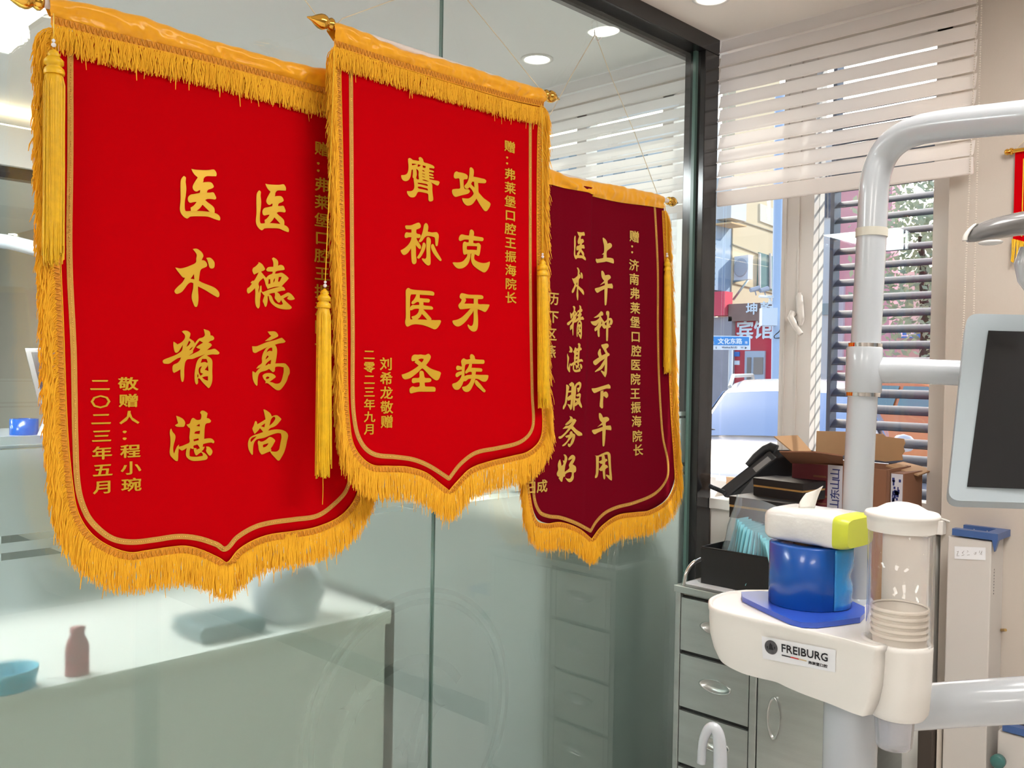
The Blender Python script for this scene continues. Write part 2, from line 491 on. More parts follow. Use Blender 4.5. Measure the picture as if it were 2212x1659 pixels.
# deep white boxed sill under the window
struct('trim_1', MB().box((0.035, YS, 0), (0.741, 2.76, 1.05)).box((0.035, YS - 0.012, 1.05), (0.741, 2.875, 1.085)), M_['white_plastic'], bevel=0.003)
struct('trim_2', MB().box((-1.74, YS, 0), (-0.045, 2.76, 1.05)).box((-1.74, YS - 0.012, 1.05), (-0.045, 2.875, 1.085)), M_['white_plastic'], bevel=0.003)

# window: frame bars, panes, handle
wn = struct('window_1', loc=(0.3, YG, 1.085))
wf = MB()
for a, b in (((0.160, YG - .035, 1.085), (0.274, YG + .04, 2.575)), ((0.652, YG - .03, 1.085), (0.751, YG + .04, 2.575)),
             ((-0.08, YG - .03, 1.085), (0.16, YG + .04, 1.115)), ((0.274, YG - .03, 1.085), (0.652, YG + .04, 1.115)), ((-0.08, YG - .03, 2.53), (0.751, YG + .04, 2.575))):
    wf.box(a, b)
wf.box((0.178, YG - .043, 1.085), (0.180, YG - .035, 2.575)).box((0.222, YG - .043, 1.085), (0.226, YG - .035, 2.575))
struct('window_frame', wf, M_['vinyl'], wn)
struct('pane', MB().box((-0.08, YG, 1.115), (0.16, YG + .006, 2.53)), M_['pane'], wn)
struct('pane', MB().box((0.274, YG, 1.115), (0.652, YG + .006, 2.53)), M_['pane'], wn)
hb = MB()
h0 = ony(1727, 640, YG - .055); h1 = ony(1730, 690, YG - .055)
hb.tube([h0 + V((0, 0, .012)), h0, h1, h1 - V((0, 0, .02))], [.006, .012, .012, .006], 12)
hd = struct('handle', hb, M_['vinyl'], wn)
hb = MB()
hb.tube([ony(1712, 672, YG - .075), ony(1708, 685, YG - .08), ony(1718, 705, YG - .08), ony(1731, 722, YG - .08)], [.008, .011, .009, .008], 12)
hb.tube([ony(1712, 680, YG - .08), ony(1716, 680, YG - .05)], .008, 10)
struct('lever', hb, M_['vinyl'], hd)

wn2 = struct('window_2', loc=(-0.8, YG, 1.085))
wf = MB()
for x in (-1.72, -1.22, -0.76, -0.34): wf.box((x, YG - .03, 1.085), (x + .05, YG + .04, 2.575))
wf.box((-1.72, YG - .03, 1.085), (-0.08, YG + .04, 1.125)).box((-1.72, YG - .03, 2.53), (-0.08, YG + .04, 2.575))
struct('window_frame', wf, M_['vinyl'], wn2)
for x0, x1 in ((-1.67, -1.22), (-1.17, -.76), (-.71, -.34), (-.29, -.09)):
    struct('pane', MB().box((x0, YG, 1.125), (x1, YG + .006, 2.53)), M_['pane'], wn2)

# louvred shutter outside the right half of the window
sh = thing('louver_shutter', 'slate blue horizontal louvre shutter outside the right half of the window', 'shutter', (0.46, 3.0, 1.1))
obj('frame', MB().box((0.279, 2.975, 1.1), (0.292, 3.025, 2.58)).box((0.66, 2.975, 1.1), (0.675, 3.025, 2.58)), M_['slat'], sh)
k = 0
z = 1.125
while z < 2.52:
    c = V((0, 3.0, z)); dy, dz = 0.021, 0.0135
    s_ = MB(); rows = []
    for x in (0.292, 0.66):
        r = []
        for j in range(10):
            q = 2 * PI * j / 10
            a, b = math.cos(q) * 0.026, math.sin(q) * 0.0042
            r.append(V((x, 3.0 + a * .84 - b * .54, z + a * .54 + b * .84)))
        rows.append(r)
    s_.grid(rows, True, True)
    obj('slat', s_, M_['slat'], sh)
    z += 0.0528

# blinds: cloth bands hanging in shallow steps
def blind(x0, x1, zb, label, chain):
    t = thing('pleated_blind', label, 'blind', ((x0 + x1) / 2, 2.66, zb), 'pale blinds over the windows')
    H = 2.598 - zb - .05
    nb = 11
    for i in range(nb):
        za = zb + .05 + H * i / nb; zc = zb + .05 + H * (i + 1) / nb - .0007
        rows = []
        for j, (fz, off) in enumerate(((0, -.016), (.02, -.0175), (.06, -.016), (.12, -.012), (.3, -.008), (.6, -.004), (1.0, 0.0))):
            rows.append([V((lerp(x0, x1, q / 24), 2.662 + off + .0015 * math.sin(q * 1.3 + i * 2.1), za + (zc - za) * fz)) for q in range(25)])
        obj('band', MB().grid(rows), M_['blind'], t)
    obj('bottom_hem', MB().box((x0, 2.648, zb), (x1, 2.662, zb + .048)), M_['blind'], t, bevel=.004)
    if chain:
        m = MB()
        zz = 2.59
        while zz > 1.40:
            m.ball((x1 + .012, 2.645, zz), .0026, 6); m.ball((x1 + .004 - .02 * (2.6 - zz) / 1.2, 2.64, zz), .0026, 6); zz -= .0065
        obj('bead_chain', m, M_['beige'], t)
blind(0.036, 0.832, 2.05, 'wide pale pleated blind drawn halfway down over the window with a bead chain', True)
blind(-1.72, -0.05, 2.025, 'pale pleated blind seen beyond the clear glass partition', False)

# ---------------------------------------------------------------- glass partition (the left wall)
gw = struct('wall_left', loc=(0, 0, 0))
ys = onx(941, 830, 0).y
struct('glass_pane', MB().box((-.005, -2.75, 0.02), (.005, ys - .0022, 2.552)), M_['glass'], gw)
struct('glass_pane', MB().box((-.005, ys + .0022, 0.02), (.005, 2.572, 2.552)), M_['glass'], gw)
struct('glass_seam', MB().box((-.0048, ys - .0021, 0.02), (.0048, ys + .0021, 2.552)), M_['seam'], gw)
struct('glass_edge', MB().box((-.0055, 2.558, 0.02), (.0057, 2.572, 2.552)), M_['seam'], gw)
for a, b in ((-2.75, ys - .0025), (ys + .0025, 2.558)):
    f_ = MB(); f_.add([(-.0068, a, .02), (-.0068, b, .02), (-.0068, b, 1.372), (-.0068, a, 1.372)], [(0, 1, 2, 3)])
    struct('frosted_film', f_, M_['film'], gw)
struct('top_rail', MB().box((-.045, -2.8, 2.548), (.035, 2.655, 2.6)), M_['black_frame'], gw, bevel=.002)
struct('top_rail', MB().box((-.030, -2.8, 2.520), (-.012, 2.57, 2.548)), M_['black_frame'], gw)
struct('corner_post', MB().box((-.045, 2.572, 0), (.034, 2.654, 2.548)), M_['black_frame'], gw, bevel=.002)

# ---------------------------------------------------------------- ceiling lights
def downlight(x, y, label, e=None):
    t = thing('downlight', label, 'ceiling light', (x, y, 2.6), 'round recessed downlights')
    obj('ring', MB().lathe((x, y, 2.6), (0, 0, -1), [(.058, 0), (.058, .003), (.050, .006), (.044, .004), (.043, 0)], 36, capa=False, capb=False), M_['white_plastic'], t)
    obj('diffuser', MB().lathe((x, y, 2.6), (0, 0, -1), [(.0435, 0.001), (.042, .003), (.0, .0035)], 36, capa=False, capb=False), M_['lamp'], t)
p = onz(1537, -6, 2.6); downlight(p.x, p.y, 'round lit downlight in the ceiling beside the black partition rail')
p = onz(1160, 127, 2.6); downlight(p.x, p.y, 'round lit downlight seen through the glass above the right end of the rod')
for x, y in ((3.3, 1.9), (3.3, -.6), (1.5, -1.2)): downlight(x, y, 'round lit downlight over the treatment chair side of the room')  # extra downlights added out of view to light this room
for x, y in ((-.6, .1), (-.6, -1.2)): downlight(x, y, 'round lit downlight in the glazed room next door')  # added out of view to brighten the next room
p = onz(30, 505, 2.6); downlight(max(p.x, -7.6), p.y, 'small far downlight seen past the tassel at the far left')
def led_panel(x, y, sx, sy, label, m='panel'):
    t = thing('led_panel', label, 'ceiling light', (x, y, 2.6), 'square LED ceiling panels')
    obj('frame', MB().box((x - sx - .02, y - sy - .02, 2.588), (x + sx + .02, y - sy, 2.6)).box((x - sx - .02, y + sy, 2.588), (x + sx + .02, y + sy + .02, 2.6)).box((x - sx - .02, y - sy, 2.588), (x - sx, y + sy, 2.6)).box((x + sx, y - sy, 2.588), (x + sx + .02, y + sy, 2.6)), M_['white_plastic'], t)
    obj('diffuser', MB().box((x - sx, y - sy, 2.592), (x + sx, y + sy, 2.599)), M_[m], t)
p = onz(27, 72, 2.6)
led_panel(p.x + .3, p.y - .6, .3, .6, 'bright LED panel at the top left beyond the glass')
for x, y in ((1.60, 1.45), (3.5, -1.6), (1.6, -2.0)): led_panel(x, y, .3, .6, 'added unseen LED panel in the treatment room ceiling', 'added_panel')  # panels added out of view, placed to shape this room's light
for x, y in ((-1.3, -1.6), (-4.2, 0.3), (-4.2, -1.2), (-6.6, -1.6)): led_panel(x, y, .3, .6, 'added unseen LED panel in the ceiling of the glazed room')  # more unseen panels, added to brighten the rooms beyond the glass

# ---------------------------------------------------------------- room beyond the glass
PX = -2.75
pt = struct('wall_beyond', loc=(PX, 0, 0))
struct('bulkhead', MB().box((PX - .06, -2.8, 2.35), (PX + .06, 2.7, 2.52)), M_['white_wall'], pt)
struct('cove_strip', MB().box((PX - .05, -2.75, 2.521), (PX + .05, 2.65, 2.528)), M_['warm'], pt)
struct('top_rail', MB().box((PX - .03, -2.8, 2.30), (PX + .03, 2.7, 2.35)), M_['black_frame'], pt)
struct('glass_pane', MB().box((PX - .005, -2.8, 0), (PX + .005, 0.98, 2.30)), M_['glass'], pt)
struct('glass_pane', MB().box((PX - .005, 0.985, 0), (PX + .005, 2.7, 2.30)), M_['glass'], pt)

ct = thing('reception_counter', 'long pale counter standing against the frosted glass partition', 'counter', (-.3, .1, 0))
obj('worktop', MB().box((-.60, -2.0, .90), (-.012, 1.347, .93)), M_['white_plastic'], ct)
obj('body', MB().box((-.58, -2.0, 0), (-.016, 1.332, .90)), mat('gloss_white_front', (.90, .90, .89), .5), ct)
obj('end_panel', MB().box((-.58, 1.347, 0), (-.02, 1.362, .945)), M_['black_card'], ct)  # thin near-black upright strip along the counter's end
b_ = onx(163, 1478, -.055)
m = MB().lathe((b_.x, b_.y, .9305), (0, 0, 1), [(.021, 0), (.021, .05), (.016, .065), (.012, .07), (.014, .085), (.0, .086)], 20)
tag(obj('bottle', m, mat('red_bottle', (0.35, 0.05, 0.06), 0.4)), 'small dark red bottle blurred behind the frosted glass', 'bottle')
b_ = onx(10, 1490, -.06)
m = MB().lathe((b_.x, b_.y, .9305), (0, 0, 1), [(.045, 0), (.05, .02), (.052, .034), (.049, .034), (.044, .006)], 24)
tag(obj('bowl', m, mat('cyan_bowl', (0.05, 0.42, 0.60), 0.4)), 'cyan shallow bowl blurred behind the frosted glass at far left', 'bowl')
b_ = onx(610, 1350, -.14)
m = MB().lathe((b_.x, b_.y, .9305), (0, 0, 1), [(.07, 0), (.085, .05), (.08, .10), (.05, .13), (.0, .14)], 28)
tag(obj('dome_cover', m, M_['white_enamel']), 'white domed cover blurred behind the frosted glass on the counter', 'cover')
b_ = onx(430, 1390, -.12)
tag(obj('tray', MB().box((b_.x - .1, b_.y - .03, .9305), (b_.x + .06, b_.y + .12, .965)), mat('grey_tray', (.16, .22, .24), .4), bevel=.01), 'dark blue grey tray blurred behind the frosted glass', 'tray')
gc = thing('added_cabinet', 'dark grey low cabinet blurred behind the right frosted glass', 'cabinet', (-1.1, 2.4, 0))  # put in to darken what shows through the frosted film
obj('body', MB().box((-1.72, 2.15, 0), (-.30, 2.64, 1.02)), M_['dark_laminate'], gc, bevel=.004)
for x in (-1.71, -1.24, -.77): obj('door', MB().box((x, 2.135, .06), (x + .465, 2.15, .99)), M_['dark_laminate'], gc, bevel=.003)
# second treatment unit far beyond the glass
D2 = 3.5
t = thing('treatment_unit', 'distant white treatment unit with tilted monitor seen at far left through glass', 'dental unit', P(50, 940, D2) * 1)
t.location.z = 0
c0 = P(10, 938, D2)
obj('tray', MB().box((c0.x - .35, c0.y - .25, c0.z - .03), (c0.x + .30, c0.y + .25, c0.z)), M_['white_enamel'], t, bevel=.01)
obj('column', MB().tube([(c0.x - .2, c0.y, 0), (c0.x - .2, c0.y, c0.z - .03)], .05, 16), M_['white_enamel'], t)
obj('arm', MB().tube([P(-120, 505, D2), P(20, 523, D2), P(110, 545, D2)], .028, 14), M_['white_enamel'], t)
obj('pole', MB().tube([P(-120, 505, D2), V((c0.x - .26, c0.y - .08, c0.z - .01))], .028, 14), M_['white_enamel'], t)
q = [P(54, 752, D2), P(190, 752, D2 + .1), P(215, 872, D2 + .05), P(84, 872, D2 - .05)]
n_ = (q[1] - q[0]).cross(q[3] - q[0]).normalized()
mo = obj('monitor', MB().prism(q, n_ * .03), M_['grey_plastic'], t, bevel=.006)
i_ = sum(q, V()) / 4
obj('screen', MB().prism([i_ + (a - i_) * .84 - n_ * .004 for a in q], n_ * .003), M_['screen'], mo)
obj('monitor_arm', MB().tube([i_ + n_ * .02, i_ + n_ * .1, V((c0.x + .1, c0.y + .1, c0.z - .01))], .02, 10), M_['white_enamel'], t)
r0 = P(52, 927, D2); r0.z = c0.z + .0005
tag(obj('film_roll', MB().lathe(r0, (0, 0, 1), [(.05, 0), (.05, .06), (.02, .06), (.02, 0.01)], 28), M_['blue_film']), 'small blue film roll on the distant tray at far left', 'roll')


# ================================================================ silk award pennants
GL = {}   # outlines of the brush-written characters, in thousandths of each character's own square
def glyph(name, s, *loops): GL[name] = (s, [(l[0] == '|', pts(l.lstrip('|'))) for l in loops])   # '|' starts a shape laid over the first
glyph('yi', (340, 350, 160), '762,155 850,170 1000,180 1150,180 1262,168 1310,215 1328,270 1318,318 1230,318 1120,315 1065,335 1035,380 1030,430 1015,455 1100,448 1180,450 1225,475 1258,530 1258,565 1200,600 1150,615 1120,640 1110,685 1180,685 1255,682 1290,735 1315,790 1315,815 1290,838 1200,828 1120,828 1070,850 1130,905 1200,955 1260,1010 1280,1060 1280,1140 1340,1165 1390,1210 1408,1260 1400,1305 1370,1305 1260,1270 1140,1225 950,1215 740,1222 680,1262 650,1262 590,1225 530,1150 505,1070 505,1000 520,850 518,650 518,480 530,390 565,335 597,312 630,335 640,360 632,440 642,520 648,600 635,750 615,880 612,1000 620,1070 640,1100 750,1095 742,1020 800,985 850,935 878,890 800,900 735,912 700,890 682,840 690,785 735,735 830,715 950,690 960,635 945,628 900,655 860,660 815,630 790,580 795,530 830,460 905,345 840,290 790,220', '1010,955 1175,1115 1020,1100 880,1092 950,1035')
glyph('shu', (340, 520, 160), '795,190 820,180 885,180 960,225 1010,280 1030,340 1020,370 990,435 1040,440 1085,470 1115,530 1105,575 1060,600 975,645 945,760 930,895 1000,935 1110,980 1260,1040 1340,1100 1385,1170 1385,1240 1360,1265 1330,1260 1200,1185 1080,1110 910,1022 910,1120 920,1250 915,1370 890,1470 865,1482 835,1470 800,1390 770,1300 772,1200 800,1070 805,950 760,935 710,950 660,1000 600,1085 540,1150 450,1190 410,1180 382,1135 400,1090 470,1015 560,935 620,830 570,820 500,740 430,650 400,600 430,605 510,620 620,600 740,555 860,490 870,400 880,310 840,245', '820,745 828,865 745,850', '1095,385 1180,380 1240,425 1275,480 1282,540 1265,605 1210,622 1170,600 1145,520 1120,440')
glyph('jing', (340, 700, 160), '548,170 590,148 660,150 710,175 738,205 735,250 715,318 780,360 820,395 840,435 890,365 940,320 1015,300 1060,255 1055,190 1035,110 1080,125 1150,150 1178,185 1190,255 1225,258 1262,290 1270,330 1245,360 1185,380 1140,415 1185,430 1218,465 1210,490 1160,540 1110,585 1200,570 1285,555 1345,595 1388,640 1380,668 1340,682 1220,680 1105,705 1180,750 1225,810 1232,900 1228,1050 1232,1200 1225,1290 1200,1370 1160,1430 1140,1432 1080,1375 1000,1290 940,1218 905,1222 912,1300 900,1340 880,1355 855,1330 835,1240 835,1100 855,970 880,860 930,770 1075,670 990,705 880,745 790,780 680,790 635,830 610,920 600,1050 600,1180 580,1285 560,1297 540,1280 518,1160 515,1015 440,1060 370,1095 345,1060 338,970 360,915 450,870 505,810 528,745 450,770 360,825 270,885 200,890 140,880 118,835 140,800 250,755 380,705 480,650 548,590 572,465 530,530 480,610 430,645 395,630 370,560 358,480 360,395 400,415 450,455 520,420 580,370 615,310 615,245', '710,372 745,405 700,475 652,510 680,440', '800,505 750,575 710,585 760,530', '945,372 1025,415 960,455 868,515 900,540 965,560 930,600 800,665 700,715 745,680 795,640 800,590 840,520 890,440', '1000,780 1100,782 1125,850 1115,870 1060,850 970,870', '1130,915 1145,1055 1060,1020 1110,960', '1000,945 965,1010 965,1090 1025,1112 965,1160 930,1090 925,1010 955,960', '1000,1195 1060,1175 1132,1168 1132,1270 1060,1245', '900,1115 918,1150 912,1200 893,1180')
glyph('zhan', (340, 870, 160), '420,290 500,320 570,360 610,410 622,460 605,520 580,540 430,535 392,505 465,460 440,380', '310,575 340,650 390,710 405,760 395,830 370,920 355,1010 360,1100 375,1140 400,1070 440,980 485,935 480,985 560,965 650,925 720,885 715,780 725,680 728,575 690,545 652,490 720,465 745,410 765,365 800,340 840,360 880,385 930,385 972,365 985,270 955,225 975,190 1015,175 1065,190 1125,235 1115,280 1105,340 1155,355 1203,400 1190,435 1155,452 1095,465 1068,510 1055,620 1048,808 1140,798 1205,800 1250,830 1275,870 1262,905 1245,905 1210,890 1100,905 1025,925 1015,985 1062,985 1035,1040 990,1090 1060,1130 1105,1175 1128,1220 1110,1260 1050,1285 830,1305 740,1285 670,1235 640,1180 640,1100 660,1010 600,1050 545,1070 500,1040 478,1025 468,1150 460,1290 440,1308 400,1295 340,1240 290,1180 275,1100 290,950 290,780 278,690 285,610', '945,472 950,530 865,518', '955,625 945,700 830,692 845,650', '920,795 925,840 820,865 805,825', '895,935 925,970 950,1020 880,1050 870,1015 830,1015 805,1000 810,960', '740,1015 790,1035 815,1020 820,1080 855,1170 880,1178 930,1140 980,1110 1015,1150 1015,1190 880,1210 750,1205 720,1190 722,1090', '1090,980 1150,985 1200,1025 1232,1080 1225,1130 1190,1180 1160,1180 1110,1120 1090,1070 1100,1030')
glyph('de', (520, 545, 140), '450,255 490,262 550,305 595,370 625,430 600,460 520,495 650,655 690,610 740,575 805,545 820,495 740,495 680,485 655,455 665,420 710,380 835,370 835,270 820,215 800,165 830,135 860,140 920,180 958,240 955,345 1000,325 1050,325 1095,355 1115,395 1125,440 1090,455 900,490 880,550 960,540 1040,522 1110,555 1180,610 1230,665 1190,720 1110,800 1050,870 1100,895 1138,955 1130,978 1050,985 925,1018 980,1055 1025,1120 1120,1075 1210,1030 1280,1060 1340,1120 1385,1190 1360,1210 1280,1225 1220,1210 1185,1180 1230,1115 1170,1140 1090,1185 1160,1260 1240,1335 1300,1395 1300,1430 1250,1458 1130,1462 1000,1440 900,1400 800,1320 740,1230 715,1120 690,1120 690,1230 665,1360 640,1400 620,1390 590,1310 565,1255 580,1190 610,1105 575,1080 530,1010 515,1030 510,1100 495,1200 490,1330 480,1400 450,1440 430,1430 390,1370 370,1270 370,1150 375,1030 365,915 300,980 230,1040 190,1055 165,1020 160,960 180,910 215,895 290,800 250,785 290,735 340,725 400,630 460,515 400,540 345,570 325,545 300,480 300,440 320,400 380,360 430,310 458,275', '580,660 610,720 645,850 690,942 760,915 880,885 1010,876 880,910 740,950 615,1000 575,1015 535,1000 530,860 515,848 500,870 485,950 462,1050 455,970 472,880 455,820 470,760 520,705', '715,685 755,690 760,800 705,812', '880,660 862,740 835,780 845,700', '975,635 1050,625 1020,700 985,760 955,745', '715,1070 800,1045 870,1035 880,1090 870,1170 910,1230 960,1285 1000,1280 1035,1220 1080,1325 1030,1345 960,1330 880,1290 830,1220 800,1140 760,1090')
glyph('gao', (520, 710, 140), '690,75 780,68 870,70 920,100 958,160 955,195 900,230 820,270 740,305 620,318 700,250 785,180 740,150', '290,450 400,450 500,415 640,355 760,320 880,290 1040,235 1065,240 1150,325 1110,360 980,380 875,410 910,460 930,560 920,700 900,820 885,890 1000,888 1130,890 1190,940 1240,1010 1255,1080 1250,1150 1215,1220 1180,1330 1110,1450 1040,1540 990,1575 920,1570 830,1510 750,1440 685,1395 625,1395 640,1355 590,1290 560,1215 575,1180 640,1145 730,1135 800,1145 860,1180 895,1225 885,1250 820,1300 735,1362 810,1375 880,1405 950,1408 1010,1380 1050,1310 1080,1200 1100,1100 1100,990 1010,970 900,975 880,1000 875,1070 850,1105 820,1112 780,1080 725,1030 650,1070 530,1105 480,1140 450,1200 435,1290 425,1450 405,1460 360,1410 315,1310 300,1200 300,1090 330,1100 380,1130 430,1065 490,1005 550,965 480,1000 395,1025 450,950 540,880 540,760 560,660 600,570 655,495 720,450 640,490 540,540 460,580 380,620 330,610 305,570', '805,485 808,575 740,565 690,585 660,615 690,545 750,490', '680,690 715,700 690,745 630,790 650,740', '780,795 765,905 700,900 690,920 630,945 650,900 720,830', '690,1225 735,1240 715,1275 660,1292 645,1270 655,1240')
glyph('shang', (520, 870, 140), '580,175 605,170 680,210 750,265 785,320 790,350 870,322 930,322 980,355 1035,410 1035,430 990,490 920,570 840,620 750,655 700,715 800,695 900,682 1020,688 1110,715 1180,765 1210,830 1205,900 1185,980 1150,1150 1100,1290 1040,1400 990,1475 950,1478 880,1410 790,1310 750,1245 660,1280 545,1325 510,1300 465,1210 450,1100 435,1010 460,965 515,995 580,985 650,945 735,878 790,885 850,925 882,970 860,1020 810,1110 770,1175 785,1210 770,1240 860,1255 930,1245 980,1200 1000,1120 1020,1010 1045,880 1030,785 950,775 860,795 760,830 620,890 540,910 430,930 370,975 330,1060 315,1170 310,1320 290,1335 245,1280 200,1180 185,1060 200,970 240,890 330,835 450,795 575,750 530,690 490,652 440,720 355,800 320,730 300,660 330,590 370,475 395,468 415,500 425,550 530,490 635,425 610,300', '850,358 880,375 880,420 830,500 735,590 755,500 775,430 810,380', '625,525 605,630 520,600', '410,857 330,940 265,1010 250,960 280,905 340,875', '710,1035 690,1075 640,1125 580,1145 568,1110 575,1080 640,1055')
glyph('ying', (855, 325, 110), '400,270 450,245 500,265 560,310 650,325 745,340 765,325 745,265 760,225 800,215 845,240 885,290 905,360 925,390 1050,425 1180,475 1240,515 1262,560 1240,585 1180,580 1090,570 1090,625 1160,645 1230,670 1242,700 1220,720 1160,712 1085,705 1080,735 1150,755 1210,780 1232,805 1215,828 1160,818 1085,795 1090,835 1160,855 1225,875 1250,900 1230,918 1160,908 1090,895 1100,930 1250,970 1390,1000 1425,1030 1410,1090 1380,1135 1340,1140 1280,1110 1140,1035 1175,1080 1190,1140 1190,1290 1205,1450 1220,1590 1200,1640 1150,1659 1100,1659 1065,1620 1060,1530 1045,1415 950,1380 830,1355 740,1350 700,1380 660,1460 610,1515 530,1530 460,1510 400,1450 365,1360 370,1320 440,1325 510,1320 570,1280 600,1210 600,1100 580,950 580,910 550,880 555,750 555,620 515,630 500,730 485,830 450,920 400,975 320,1000 250,980 200,930 175,850 180,805 290,795 360,760 395,690 412,600 412,480 400,360', '520,425 690,440 600,470 530,485', '720,450 815,475 770,520 710,530', '875,485 975,510 960,575 880,555', '850,640 900,645 950,685 900,682', '850,745 950,770 945,785 870,765', '850,835 950,865 945,880 870,855', '850,950 920,950 1000,975 1090,1010 1000,1005 900,975', '665,595 740,665 740,800 755,940 720,945 665,905 685,780', '715,1045 850,1065 1000,1095 1045,1125 1035,1160 880,1120 720,1085', '725,1180 800,1180 950,1220 1030,1245 1050,1310 900,1270 750,1240 710,1205')
glyph('cheng', (855, 470, 110), '305,270 330,255 450,255 530,240 640,195 740,165 785,190 815,260 800,330 740,365 670,390 665,480 690,520 780,545 815,580 800,640 760,665 670,665 700,740 760,830 820,930 815,1010 790,1028 740,1000 650,890 655,1050 660,1250 675,1380 665,1470 630,1510 590,1520 545,1495 520,1430 505,1250 495,1000 440,1090 370,1170 275,1218 215,1190 165,1110 158,1065 280,1000 400,890 480,770 510,640 420,640 340,665 300,650 285,600 310,510 350,480 420,490 510,490 510,385 420,380 350,378 315,340', '970,178 1010,190 1045,240 1060,320 1040,455 1180,485 1320,475 1370,510 1400,590 1390,720 1370,870 1355,920 1330,935 1300,910 1285,800 1270,660 1230,630 1120,605 1010,605 950,640 890,720 830,785 775,805 745,775 800,665 850,540 890,400 920,240', '910,812 950,830 975,890 965,980 930,1080 860,1210 790,1310 740,1338 700,1320 695,1290 770,1170 830,1030 870,880 885,830', '1050,632 1090,645 1130,700 1145,790 1125,950 1125,1150 1135,1400 1130,1500 1105,1545 1055,1560 990,1530 920,1460 855,1370 850,1335 885,1330 940,1345 985,1320 1000,1200 995,1000 995,800 1000,680 1015,645', '1195,858 1230,875 1270,960 1330,1090 1400,1210 1460,1310 1490,1370 1480,1405 1450,1415 1400,1380 1300,1270 1200,1120 1150,990 1155,890')
glyph('yi2', (855, 610, 110), '410,180 440,190 490,220 600,240 850,260 1080,275 1180,290 1240,325 1255,370 1240,420 1210,432 1100,420 780,400 780,510 920,525 1060,535 1105,565 1105,610 1080,650 1040,655 900,645 900,735 940,755 1100,770 1170,785 1210,825 1210,865 1180,885 1100,885 890,880 960,950 1060,1060 1130,1140 1165,1200 1150,1225 1300,1230 1440,1230 1475,1260 1450,1340 1400,1430 1340,1500 1270,1530 1200,1510 1060,1450 900,1395 750,1370 620,1365 500,1390 400,1438 350,1430 310,1350 305,1270 325,1150 325,800 325,500 325,270 360,205', '500,390 665,390 640,470 580,570 515,640 515,690 550,710 600,695 680,645 740,640 760,670 760,735 640,740 540,740 480,790 460,850 465,600 475,450', '465,905 520,905 590,870 680,855 755,860 740,950 690,1030 610,1085 520,1110 515,1140 550,1200 490,1205 470,1180 465,1050', '848,1025 920,1100 1025,1220 850,1210 710,1205 790,1130')
glyph('sheng', (855, 750, 110), '510,370 530,295 580,250 640,240 720,245 820,238 960,255 1055,215 1110,245 1140,310 1115,400 1050,500 985,585 1080,660 1200,720 1330,765 1430,800 1470,840 1450,920 1420,1010 1370,1070 1320,1080 1250,1050 1170,990 1080,900 980,790 900,710 865,692 830,710 740,800 620,900 500,990 400,1035 300,1050 240,1015 205,960 190,895 330,850 480,780 640,680 745,600 690,555 615,500 635,440 590,450 540,455 515,430', '730,410 770,385 840,372 905,380 900,420 845,500', '830,765 870,775 900,800 920,880 940,980 980,1005 1090,1005 1145,1035 1160,1080 1135,1120 1090,1140 940,1155 950,1260 980,1280 1150,1285 1250,1295 1290,1330 1295,1400 1280,1440 1240,1448 1000,1450 750,1450 600,1480 500,1505 460,1480 445,1420 455,1350 500,1300 560,1275 620,1295 720,1295 775,1270 775,1160 750,1145 660,1155 580,1172 535,1155 520,1100 535,1030 580,1005 740,1000 770,970 770,830 790,780')
glyph('gong', (965, 350, 110), '330,305 380,330 480,345 570,370 650,410 685,460 680,520 660,555 600,560 550,575 550,700 565,830 600,880 700,885 745,920 750,970 720,1010 650,1045 500,1080 380,1115 290,1135 240,1110 190,1040 172,950 190,890 300,875 400,870 435,850 435,750 420,600 410,545 380,530 280,540 235,500 230,440 250,360 290,315', '785,170 830,190 870,240 885,330 870,475 1000,500 1150,535 1240,560 1285,610 1275,670 1240,690 1150,690 1020,680 1030,830 1040,980 1110,1070 1200,1170 1320,1260 1410,1330 1425,1380 1390,1480 1320,1580 1270,1600 1220,1580 1150,1490 1060,1350 970,1190 920,1270 850,1360 760,1410 660,1418 590,1370 530,1290 500,1200 510,1175 600,1185 710,1185 780,1150 850,1080 875,1020 850,960 800,880 740,820 700,860 640,870 595,840 580,775 650,690 700,590 730,450 745,300 750,200', '830,640 890,640 905,830 860,790 800,715')
glyph('ke', (965, 490, 110), '795,88 840,100 880,150 890,220 880,290 960,310 1080,330 1170,350 1200,390 1190,440 1160,465 1060,460 870,445 865,520 930,540 1000,530 1040,525 1085,560 1110,620 1100,730 1080,860 1050,940 1020,948 980,925 915,890 900,960 900,1050 960,1110 1060,1155 1180,1180 1290,1170 1395,1130 1405,1170 1380,1290 1330,1400 1270,1465 1210,1485 1140,1455 1000,1370 880,1270 820,1180 795,1080 790,970 800,870 780,880 770,980 740,1100 690,1210 600,1300 500,1350 380,1360 300,1320 230,1240 190,1180 210,1155 330,1160 450,1150 540,1110 620,1020 660,950 670,880 620,900 580,908 550,890 530,830 520,650 530,540 560,490 595,480 640,500 715,505 720,420 650,415 570,418 510,440 450,460 405,440 395,370 420,300 460,255 510,248 600,270 725,285 740,200 755,115', '660,625 800,625 990,635 975,755 800,745 680,745 655,720')
glyph('ya', (965, 615, 110), '420,380 450,300 495,275 560,285 700,320 860,330 1030,335 1140,345 1185,375 1195,410 1185,445 1150,465 1020,470 1020,610 1060,635 1200,635 1370,645 1395,660 1360,750 1300,850 1250,888 1190,870 1090,825 1010,800 1005,900 1020,1080 1020,1300 1000,1430 960,1500 880,1528 800,1500 720,1420 680,1330 690,1290 720,1310 780,1345 830,1330 860,1260 875,1120 875,900 870,840 840,910 760,1010 660,1150 530,1280 430,1345 350,1362 270,1330 200,1250 185,1180 210,1165 330,1140 450,1085 560,1000 670,890 775,770 640,785 450,800 410,770 378,690 400,630 460,560 490,480 430,430', '610,440 880,450 880,620 575,615 630,510')
